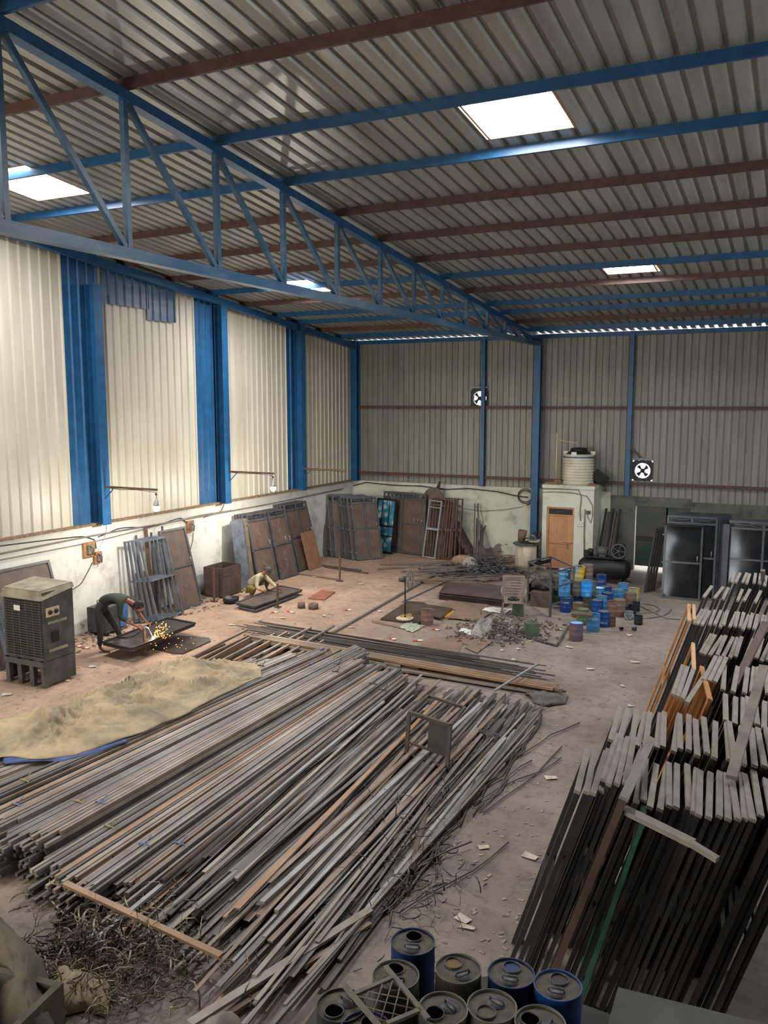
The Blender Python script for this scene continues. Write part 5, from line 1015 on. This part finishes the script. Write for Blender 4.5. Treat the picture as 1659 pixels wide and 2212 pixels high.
clump('machine_junk', 'tangle of dark cloth and a small engine inside the cage', 'junk', G(1170, 1305)+Vector((0, 0, .42)), (.28, .22, .24), mat('junk_dark', (60, 58, 66), (96, 88, 78), rough=.7, scale=9, bump=.5), 2)
b = MB(); b.box((0, 0, .19), (.5, .4, .38)); o = b.build('wooden_crate', m_sheetp); o.location = G(1170, 1308); tag(o, 'low brown crate carrying the junk inside the cage', 'crate')
b = MB(); b.box((0, 0, .02), (.45, .3, .04)); o = b.build('flat_board', m_sheetp); o.location = G(1258, 1328, .38); tag(o, 'small grey board laid over the tin beside the green can', 'board')
can('brown tin under the small grey board', G(1250, 1335)+vd*.1, 'brown', r=.13, h=.36)
# plastic chair
ch = empty('plastic_chair', G(1112, 1338)+vd*.25, 'grey-brown plastic armchair facing the camera in the middle of the workshop', 'chair', rz=math.radians(YAW-8)); m_pl = mat('taupe_plastic', (128, 114, 104), (112, 100, 92), rough=.45, scale=4)
for sx in (-1, 1):
    for syy in (-1, 1): b = MB(); b.bar((sx*.29, syy*.25, 0), (sx*.24, syy*.21, .42), .05, .035); b.build('leg', m_pl, ch)
    b = MB(); b.tube([(sx*.25, -.22, .42), (sx*.28, -.24, .66), (sx*.29, -.18, .68), (sx*.28, .1, .68), (sx*.25, .26, .7)], [.022, .024, .034, .032, .022], 8); b.build('armrest', m_pl, ch)
b = MB(); n = 8
for i in range(n):
    for j in range(n):
        f_ = lambda i_, j_: Vector((-.24+.48*i_/n, -.24+.46*j_/n, .43-.03*math.sin(math.pi*i_/n)*math.sin(math.pi*j_/n)-(.05*((1-j_/n*2)**4) if j_ == 0 else 0)))
        b.quad([f_(i, j), f_(i+1, j), f_(i+1, j+1), f_(i, j+1)], True)
b.build('seat', m_pl, ch, solid=.02)
b = MB()
for k in range(7):
    z0 = .44+.067*k; xw = .22+.006*k; zy = lambda z: .22+(z-.43)*.28+.02
    for i in range(8):
        x0, x1 = -xw+2*xw*i/8, -xw+2*xw*(i+1)/8; cv = lambda x: .03*(1-(x/xw)**2)
        b.quad([(x0, zy(z0)+cv(x0), z0), (x1, zy(z0)+cv(x1), z0), (x1, zy(z0+.05)+cv(x1), z0+.052), (x0, zy(z0+.05)+cv(x0), z0+.052)])
for sx in (-1, 1): b.quad([(sx*.2, .245, .43), (sx*.245, .245, .43), (sx*.28, .38, .93), (sx*.22, .38, .93)])
b.quad([(-.27, .37, .9), (.27, .37, .9), (.26, .385, .96), (-.26, .385, .96)]); b.build('slatted_back', m_pl, ch, solid=.018)
clump('dark_rag', 'dark rag lying on the seat of the plastic chair', 'rag', ch.location+Vector((0, 0, .43)), (.14, .1, .03), m_wire, 4)
# pedestal fan
fn = empty('pedestal_fan', G(875, 1338, .06)+vd*.05, 'black pedestal fan with round cream base standing on dark sheets', 'fan', rz=math.radians(YAW-12)); fn.location.z = .06
b = MB(); b.lathe([(.02, 0), (.21, 0), (.215, .02), (.2, .035), (.03, .045)], 28); b.build('round_base', mat('cream_base', (190, 174, 140), (160, 146, 118)), fn); b = MB(); b.tube([(0, 0, .04), (0, 0, .6)], .022, 10); b.tube([(0, 0, .58), (0, 0, .92)], .015, 8); b.build('pole', m_blackm, fn)
b = MB(); b.lathe([(.03, -.13), (.075, -.11), (.08, 0), (.05, .05)], 16, M=Matrix.Translation((-.03, 0, .97)) @ MY); b.build('motor', m_iron, fn)
b = MB(); cf = Vector((.1, 0, .97))
for rr, xo in ((.23, 0), (.23, .035), (.19, .075), (.19, -.045), (.1, .09), (.1, -.06)): b.tube([cf+Vector((xo, rr*math.cos(t), rr*math.sin(t))) for t in [i*math.pi/14 for i in range(28)]], .004 if rr < .23 else .007, 4, closed=True)
for k in range(20):
    t = k*math.pi/10; P = [(.09, .03), (.085, .1), (.07, .19), (.02, .232), (-.04, .19), (-.06, .05)]; b.tube([cf+Vector((x, q*math.cos(t), q*math.sin(t))) for x, q in P], .003, 4)
b.build('wire_guard', m_greyw, fn)
for k in range(3):
    t = k*2.094; b = MB(); u = Vector((0, math.cos(t), math.sin(t))); v = Vector((0, -math.sin(t), math.cos(t))); b.quad([cf+u*.03-v*.02, cf+u*.19-v*.08+Vector((.02, 0, 0)), cf+u*.2+v*.05-Vector((.02, 0, 0)), cf+u*.03+v*.03]); b.build('blade', m_iron, fn, solid=.004)
b = MB(); b.tube([(.12*math.cos(t*1.7), .1*math.sin(t*2.3)+.06, .07+.03*math.sin(t*3)) for t in [i*.35 for i in range(26)]], .006, 5); o = b.build('yellow_cord', mat('yellow_cord', (188, 158, 70))); o.location = fn.location; tag(o, 'tangled yellow cord on the base of the pedestal fan', 'cord')
# sheets on the floor
m_sh1 = mat('dark_floor_sheet', (74, 62, 56), (96, 82, 72), rough=.4, metal=.2, scale=2); m_sh2 = mat('tan_floor_sheet', (128, 104, 88), (108, 90, 78), rough=.65, scale=2)
slab('steel_sheet', 'dark sheet pile on the floor under the pedestal fan', 'sheet', [(822, 1336), (905, 1345), (945, 1318), (915, 1300), (880, 1298)], .05, .045, m_sh1)
slab('steel_sheet', 'dark sheet right of the fan leaning over the tan sheets', 'sheet', [(905, 1322), (952, 1334), (978, 1314), (930, 1306)], .09, .03, m_sh1)
slab('steel_strip', 'long brown strip on the floor in front of the fan sheets', 'strip', [(803, 1343), (862, 1356), (868, 1354), (810, 1340)], .02, .015, m_sh2)
for k, (px, z) in enumerate(((([(940, 1312), (1030, 1322), (1065, 1303), (975, 1292)]), .02), (([(965, 1334), (1035, 1340), (1062, 1322), (990, 1314)]), .05), (([(990, 1385), (1010, 1362), (1052, 1366), (1030, 1400)]), .02), (([(900, 1395), (930, 1378), (1010, 1370), (985, 1418)]), .015), (([(1005, 1398), (1042, 1376), (1065, 1384), (1030, 1410)]), .03))):
    slab('steel_sheet', 'tan flat sheet on the floor around the dark fan sheets, %s from the back' % ORD[k], 'sheet', px, z, .012, m_sh2, group='tan sheets on the floor')
for k in range(14):
    dx, dy = rnd.uniform(-4, 4), rnd.uniform(-1, 1); zs = .02+.014*k; ofs = [G(x, y, .2) for x, y in ((950+dx, 1279+dy), (1092+dx, 1295+dy), (1118+dx, 1274), (1058+dx, 1262), (966+dx, 1256+dy))]; slab('steel_sheet', 'large brown steel sheet in the low pile behind the plastic chair, %s from the bottom' % ORD[k], 'sheet', [tuple(PX(Vector((p.x, p.y, zs)))) for p in ofs], zs, .007, mat('pile_sheet', (92, 80, 72), (74, 62, 56), rough=.5, metal=.2, scale=2), group='sheets in the low pile')
def crumple(name, lab, px, m, h=.2, seed=1, cat='bag', alpha=1):
    A = [G(x, y, .02) for x, y in px]; n = 16; b = MB(); R = []
    for i in range(n+1):
        row = []
        for j in range(n+1):
            u, v = i/n, j/n; p = A[0]*(1-u)*(1-v)+A[1]*u*(1-v)+A[2]*u*v+A[3]*(1-u)*v; e = min(u, 1-u, v, 1-v); p = p.copy(); p.z = .02+h*(min(1, e*5))*(.45+.55*noise.noise(Vector((u*2.2+seed, v*2.2, seed)))+.25*abs(noise.noise(Vector((u*5, v*5+seed, 2)))))
            p.x += .06*noise.noise(Vector((u*4, v*4, seed+3))); p.y += .06*noise.noise(Vector((u*4+7, v*4, seed))); row.append(p)
        R.append(row)
    for i in range(n):
        for j in range(n): b.quad([R[i][j], R[i+1][j], R[i+1][j+1], R[i][j+1]], True)
    c = sum(A, Vector())/4; c.z = 0; return tag(b.build(name, m, loc=c, solid=.004), lab, cat)
m_clear = mat('cloudy_plastic', (156, 150, 142), (120, 114, 106), rough=.25, scale=2)
crumple('plastic_bag', 'big crumpled cloudy plastic bag left of the green tin', [(1016, 1374), (1052, 1380), (1074, 1354), (1040, 1338)], m_clear, .28, 4)
crumple('plastic_bag', 'white and green plastic sack on the floor in front of the fan', [(862, 1355), (892, 1366), (918, 1352), (885, 1346)], mat('white_green_plastic', (184, 182, 166), (120, 148, 110), rough=.4, scale=3), .12, 2)
crumple('plastic_bag', 'orange plastic wrapper right of the brown can', [(955, 1330), (963, 1336), (982, 1322), (974, 1317)], mat('orange_plastic', (220, 150, 40)), .05, 7)
crumple('cloth_sheet', 'white cloth strip behind the plastic chair', [(1040, 1318), (1090, 1326), (1108, 1316), (1050, 1312)], m_chalk, .06, 9, cat='cloth')
crumple('cloth_sheet', 'pale cloth at the foot of the small scrap heap', [(1010, 1250), (1050, 1256), (1060, 1250), (1030, 1243)], mat('pale_cloth', (178, 158, 130)), .08, 3, cat='cloth')
crumple('plastic_bag', 'white wrapper left of the big crumpled bag', [(990, 1364), (1018, 1372), (1022, 1362), (1000, 1358)], m_chalk, .05, 5)
crumple('jacket', 'dark crumpled jacket lying at the right of the stock pile', [(1020, 1602), (1075, 1622), (1092, 1598), (1040, 1572)], mat('jacket_dark', (52, 54, 60), (92, 88, 78), rough=.9, scale=5), .22, 6, cat='jacket')
# welded stool frame on the pile
st = empty('table_frame', G(960, 1662, .12), 'small welded steel table frame lying on its side on the stock pile', 'frame'); o0 = st.location.copy(); m_st = mat('stool_steel', (84, 74, 62), (64, 56, 50), rough=.5, scale=6)
zA = .12; c0 = G(878, 1630, zA); c1 = G(966, 1662, zA); up_ = Vector((0, 0, 1)); e1 = (c1-c0); back = Vector((-e1.y, e1.x, 0)).normalized()
tl = Vector((0.0, 0.0, .62))+back*.06
A_, B_, D_, E_ = c0, c1, c0+tl, c1+tl; dp = back*.95; A2, B2, D2, E2 = A_+dp, B_+dp, D_+dp-Vector((0, 0, .36)), E_+dp-Vector((0, 0, .36))
A2.z = B2.z = .16; D2 = G(925, 1503, D_.z-.02); E2 = G(1004, 1529, E_.z-.02); A2 = G(918, 1588, .16); B2 = G(985, 1615, .16)
for p, q in ((A_, B_), (B_, E_), (E_, D_), (D_, A_)): b = MB(); b.bar(p-o0, q-o0, .05, .05); b.build('front_rail', m_st, st)
for p, q in ((A_, A2), (B_, B2), (D_, D2), (E_, E2)): b = MB(); b.bar(p-o0, q-o0, .04, .04); b.build('leg', m_st, st)
b = MB(); b.bar(D2-o0, E2-o0, .04); b.build('leg_tie', m_st, st); b = MB(); b.bar(A_.lerp(D_, .3)-o0, B_.lerp(E_, .3)-o0, .03); b.build('cross_bar', m_st, st)
b = MB(); b.quad([A_.lerp(B_, .5)+tl*.3-o0, B_+tl*.3-o0, B_+tl*.98-o0, A_.lerp(B_, .5)+tl*.98-o0]); b.build('seat_plate', mat('dusty_plate', (72, 68, 58), (60, 56, 50), rough=.8), st, solid=.006)
# small blocks and tools on the far floor
for lab, px, py, s_ in (('hexagonal steel block on the far floor', 677, 1315, .16), ('angle iron offcut standing beside the hexagonal block', 651, 1313, .12)):
    b = MB(); b.lathe([(s_*.9, 0), (s_*.9, .13), (s_*.45, .13), (s_*.45, .05)], 6); o = b.build('steel_block', m_sheetp); o.location = G(px, py); tag(o, lab, 'block')
cb_ = MB(); cb_.tube([(.09*math.cos(a), .0, .09*math.sin(a)) for a in [i*math.pi/8 for i in range(16)]], .02, 6, closed=True); o = cb_.build('iron_wheel', m_blackm); o.location = G(760, 1448, .12)+Vector((0, 0, .1)); o.rotation_euler.z = .5; tag(o, 'small dark iron wheel at the far end of the stock pile', 'wheel')
# ---------------------------------------------------------------- air cooler
ac = empty('air_cooler', (-12.72, 10.98, 0), 'large dark air cooler with wire grille standing at the left edge', 'air cooler', rz=0); m_ac = mat('cooler_grey', (66, 66, 64), (88, 86, 80), rough=.55, scale=4); m_dk = mat('cooler_beige', (148, 142, 118), (120, 110, 92), rough=.7, scale=4)
pA, pB, pC = G(92, 1488), G(12, 1472), G(146, 1460); ux = (pA-pB); wX = 1.0; ux.normalize(); uy = (pC-pA).normalized(); uy = (uy-ux*uy.dot(ux)).normalized()
frame_at(ac, pB, ux, 0); W, D, H0, H1 = 1.02, .78, .5, 1.78
b = MB()
for x in (.05, .36, .67, .97): b.rings([[Vector((x-.05, .03, 0)), Vector((x+.05, .03, 0)), Vector((x+.05, .1, 0)), Vector((x-.05, .1, 0))], [Vector((x-.03-.03*(x > .9), .0, H0)), Vector((x+.07-.05*(x > .9), .0, H0)), Vector((x+.07-.05*(x > .9), .12, H0)), Vector((x-.03-.03*(x > .9), .12, H0))]], smooth=False)
b.box((W/2, .03, H0-.05), (W, .1, .1)); b.box((W-.03, D/2, H0/2+.02), (.05, D-.06, H0-.06)); b.box((.03, D/2, H0/2+.02), (.05, D-.06, H0-.06)); b.box((W/2, D-.05, H0/2+.02), (W, .05, H0-.06)); b.build('plastic_base', m_ac, ac)
b = MB(); b.box((W/2, D/2+.02, (H0+H1)/2), (W-.02, D-.06, H1-H0)); b.build('cabinet', m_ac, ac)
b = MB(); b.box((W/2, .045, (H0+H1)/2+.0), (W-.08, .012, H1-H0-.1)); b.build('cooling_pad', m_blackm, ac)
b = MB()
for k in range(22): z = H0+.06+k*(H1-H0-.26)/21; b.bar((.02, .025, z), (W-.02, .025, z), .006)
for k in range(6): x = .08+k*(W-.16)/5; b.bar((x, .03, H0+.04), (x, .03, H1-.18), .005)
b.build('wire_grille', mat('dull_wire', (104, 104, 98)), ac)
b = MB(); b.quad([(0, 0, H1-.14), (W, 0, H1-.14), (W-.06, .04, H1+.02), (.04, .04, H1+.02)]); b.quad([(.04, .04, H1+.02), (W-.06, .04, H1+.02), (W-.02, D, H1+.06), (.02, D, H1+.08)]); b.quad([(W, 0, H1-.14), (W+.01, D, H1-.02), (W-.02, D, H1+.06), (W-.06, .04, H1+.02)]); b.build('hood', [m_dk], ac, solid=.03)
b = MB(); b.box((W+.005, .26, H1-.38), (.02, .3, .17)); b.build('control_panel', mat('panel_cream', (196, 172, 146)), ac)
for q in (.19, .33):
    b = MB(); b.lathe([(.045, 0), (.04, .03), (.01, .03)], 14, M=Matrix.Translation((W+.012, q, H1-.38)) @ MY); b.build('knob', m_blackm, ac)
for z in (H0+.18, H1-.58): b = MB(); b.box((W+.003, .36, z), (.015, .44, .05)); b.build('side_rib', m_dk, ac)
b = MB(); b.box((W+.004, .3, H0+.42), (.015, .16, .2)); b.build('side_vent', m_blackm, ac)
b = MB(); b.box((.4, .01, H1-.32), (.16, .01, .1)); b.build('paper_sticker', m_chalk, ac)
# ---------------------------------------------------------------- foreground: platform, cans on it
ZP = 1.3
p0, p1, p2, p3 = G(700, 2150, ZP), G(1062, 2108, ZP), G(1262, 2170, ZP), G(1700, 2330, ZP)
plat = empty('steel_platform', (p1.x, p1.y, 0), 'sheet-topped low platform carrying the paint cans at the near edge', 'platform'); o0 = plat.location.copy()
b = MB(); P = [p0, p1, p2, p3, Vector((p3.x, 3.2, ZP)), Vector((p0.x+.1, 3.2, ZP))]; P = [p-Vector((o0.x, o0.y, 0)) for p in P]; b.quad(P); b.quad([p-Vector((0, 0, .05)) for p in reversed(P)])
for i in range(len(P)): q = (i+1) % len(P); b.quad([P[i], P[i]-Vector((0, 0, .05)), P[q]-Vector((0, 0, .05)), P[q]])
m_dsh = mat('dusty_dark_sheet', (70, 68, 62), (56, 54, 50), rough=.8, scale=3)
b.build('deck_sheet', m_dsh, plat)
for p in (P[1], P[2], P[4], P[5]): b = MB(); b.bar((p.x, p.y-.1, 0), (p.x, p.y-.1, ZP-.05), .06); b.build('leg', m_iron, plat)
slab('steel_sheet', 'dusty grey sheet lying on the platform at the near right corner', 'sheet', [(1300, 2260), (1335, 2132), (1680, 2218), (1700, 2400)], ZP+.1, .02, mat('dusty_grey_sheet', (92, 90, 82), (76, 74, 68), rough=.8, scale=2))
FC = [(892, 2033, 'dark blue', 'tall-standing can farthest from the camera in the near group', None, 'hole', .1), (855, 2105, 'olive', 'dusty can partly under the small grille', m_hole, 'hole', 0), (990, 2091, 'olive', 'dusty can with amber paint in its spout, second row', mat('amber_paint', (120, 84, 20)), 'hole', 0),
      (1104, 2101, 'dark blue', 'dusty can with blue paint in its spout', mat('blue_wet_paint', (16, 40, 96)), 'hole', 0), (1205, 2127, 'blue', 'blue can with white logo and V lettering at the right of the near group', mat('dried_brown', (42, 30, 24)), 'hole', 0), (737, 2170, 'black', 'large-lidded dark can at the left of the near group', m_hole, 'hole', 0),
      (957, 2178, 'olive', 'dusty can with dark spout in front of the amber one', m_hole, 'hole', 0), (1063, 2172, 'olive', 'dusty can with closed round cap in the near middle', m_dust, 'hole', 0), (1167, 2208, 'olive', 'dusty can cut by the bottom edge before the blue logo can', m_hole, 'hole', 0), (790, 2222, 'dark blue', 'blue-rimmed can at the bottom edge under the small grille', m_hole, 'hole', 0)]
for i, (px, py, kd, lab, hm, tp, tl) in enumerate(FC):
    c = G(px, py, ZP+.37); c.z = ZP; rz = (.3, .5, .9, .2, .1, 2.9, 2.6, 2.9, 1.5, 0)[i]
    o = can(lab, c, kd, hole_m=hm, top=tp, r=.145, rz=rz)
    if i == 4:
        ang = A0-rz+.35; letters('VINCO', .085, o, (.149*math.cos(ang), .149*math.sin(ang), .15), (math.radians(90), 0, ang+math.radians(90)), 'LEFT'); b = MB()
        a2 = ang-.35; cc2 = Vector((.151*math.cos(a2), .151*math.sin(a2), .15)); tx = Vector((-math.sin(a2), math.cos(a2), 0)); H6 = [(-.035, .0), (-.02, .025), (.02, .028), (.035, .0), (.015, -.025), (-.02, -.03)]
        b.tube([cc2+tx*x+Vector((0, 0, z)) for x, z in H6], .0035, 5, closed=True); b.tube([cc2+tx*x*.5+Vector((0, 0, z*.5)) for x, z in H6], .0025, 5); b.build('logo', m_chalk, o)
gr = empty('small_grille', G(830, 2150, ZP+.4), 'small welded grille with four bars lying on the near paint cans', 'grille'); o0 = gr.location.copy(); zz = ZP+.4; m_gr = mat('dusty_bar', (118, 112, 96), (96, 90, 78), rough=.7, scale=8)
gp = lambda x, y, z=zz: G(x, y, z)-o0
for a_, b_ in (((833, 2088), (926, 2202)), ((740, 2124), (826, 2225)), ((766, 2148), (848, 2112)), ((836, 2212), (908, 2182))): b = MB(); b.bar(gp(*a_), gp(*b_), .028, .02); b.build('frame_bar', m_gr, gr)
b = MB()
for a_, b_ in (((772, 2152), (898, 2180)), ((790, 2176), (870, 2195)), ((797, 2142), (884, 2160)), ((805, 2200), (845, 2208)), ((796, 2142), (783, 2172)), ((826, 2126), (803, 2198)), ((848, 2118), (820, 2212)), ((864, 2132), (845, 2208)), ((882, 2156), (876, 2192))): b.tube([gp(*a_, z=zz+.006), gp(*b_, z=zz+.006)], .004, 5)
b.build('lattice', m_gr, gr)
# near-left box under the canvas, pale sack
bx0 = G(70, 2185, .5); bb = empty('steel_box', (bx0.x-.35, bx0.y-.1, 0), 'open-topped dusty steel box in the near left corner under the canvas', 'box', rz=.15); b = MB()
for c, dd in (((.34, 0, .25), (.06, .8, .5)), ((-.34, 0, .25), (.06, .8, .5)), ((0, .37, .25), (.62, .06, .5)), ((0, -.37, .25), (.62, .06, .5)), ((0, 0, .05), (.7, .8, .04))): b.box(c, dd)
b.build('shell', mat('dusty_box', (82, 78, 64), (66, 62, 52), rough=.85, scale=6), bb)
clump('cement_sack', 'pale rounded sack at the bottom edge left of the near cans', 'sack', G(478, 2275, .0), (.17, .2, .2), mat('pale_sack', (130, 122, 110), (112, 104, 94), rough=.9), 1, .12)
# scattered papers and packets
m_pap = mat('dirty_paper', (196, 184, 168), (160, 144, 126), rough=.9, scale=9); m_red = mat('red_packet', (190, 74, 62), (170, 60, 50), rough=.7)
spots = [(170, 1396, 1), (155, 1385, 1), (185, 1400, 1), (480, 1302, 1), (491, 1296, 1), (593, 1323, 1), (628, 1322, 1), (752, 1318, 1), (818, 1320, 1), (903, 1384, 1), (849, 1380, 1), (942, 1360, 1), (890, 1306, 1), (25, 1462, 1), (120, 1450, 0), (15, 1500, 0), (145, 1470, 0), (200, 1440, 0), (680, 1246, 0), (1150, 1385, 0), (1120, 1402, 0),
         (1085, 1405, 0), (1372, 1430, 0), (1345, 1482, 0), (1362, 1525, 0), (1000, 1985, 0), (1010, 2003, 0), (1145, 1850, 0), (1210, 1360, 0), (1360, 1372, 0), (1275, 1445, 0), (1190, 1680, 0), (1045, 1830, 0), (610, 1335, 0), (700, 1330, 0), (560, 1340, 0), (500, 1350, 0), (430, 1390, 0), (350, 1370, 0), (640, 1400, 0), (780, 1262, 0), (1230, 1398, 0), (760, 1355, 0), (1110, 1425, 0), (990, 1440, 0), (850, 1440, 0)]
for k, (px, py, rd) in enumerate(spots):
    g = G(px, py, .012); b = MB(); L_ = rnd.uniform(.14, .26) if rd else rnd.uniform(.08, .2); w_ = .07 if rd else rnd.uniform(.05, .12); a = rnd.uniform(-.7, .7)
    b.quad([(-L_/2, -w_/2, 0), (L_/2, -w_/2, .01), (L_/2, w_/2, 0), (-L_/2, w_/2, .012)]); o = b.build('electrode_packet' if rd else 'paper_scrap', m_red if rd else m_pap, solid=.012 if rd else .003); o.location = g; o.rotation_euler.z = a
    if rd: q = MB(); q.box((L_*.22, 0, .006), (L_*.5, w_*1.02, .016)); q.build('white_half', m_chalk, o)
    where = ('near the left wall' if px < 300 else 'on the near aisle floor' if py > 1600 else 'on the floor left of the fan' if px < 800 else 'on the floor around the fan and the chair' if px < 1180 else 'on the floor right of the paint cans')
    tag(o, ('red and white electrode packet lying ' if rd else 'dirty paper scrap lying ')+where, 'packet' if rd else 'paper', ('packets ' if rd else 'scraps ')+where)
b = MB()
for _ in range(900):
    px, py = rnd.uniform(0, 1480), rnd.uniform(1230, 1560) if rnd.random() < .75 else rnd.uniform(1560, 2180)
    if py > 1560: px = rnd.uniform(900, 1250)
    g = G(px, py, 0); s_ = rnd.uniform(.008, .035); b.box((0, 0, s_*.15), (s_*2, s_, s_*.3), Matrix.Translation((max(g.x, XL+.2), min(g.y, 25.6), 0)) @ Matrix.Rotation(rnd.random()*6.28, 4, 'Z'))
tag(b.build('floor_litter', _m['rubble']), 'specks of rubble and litter scattered over the floor', 'litter', kind='stuff')
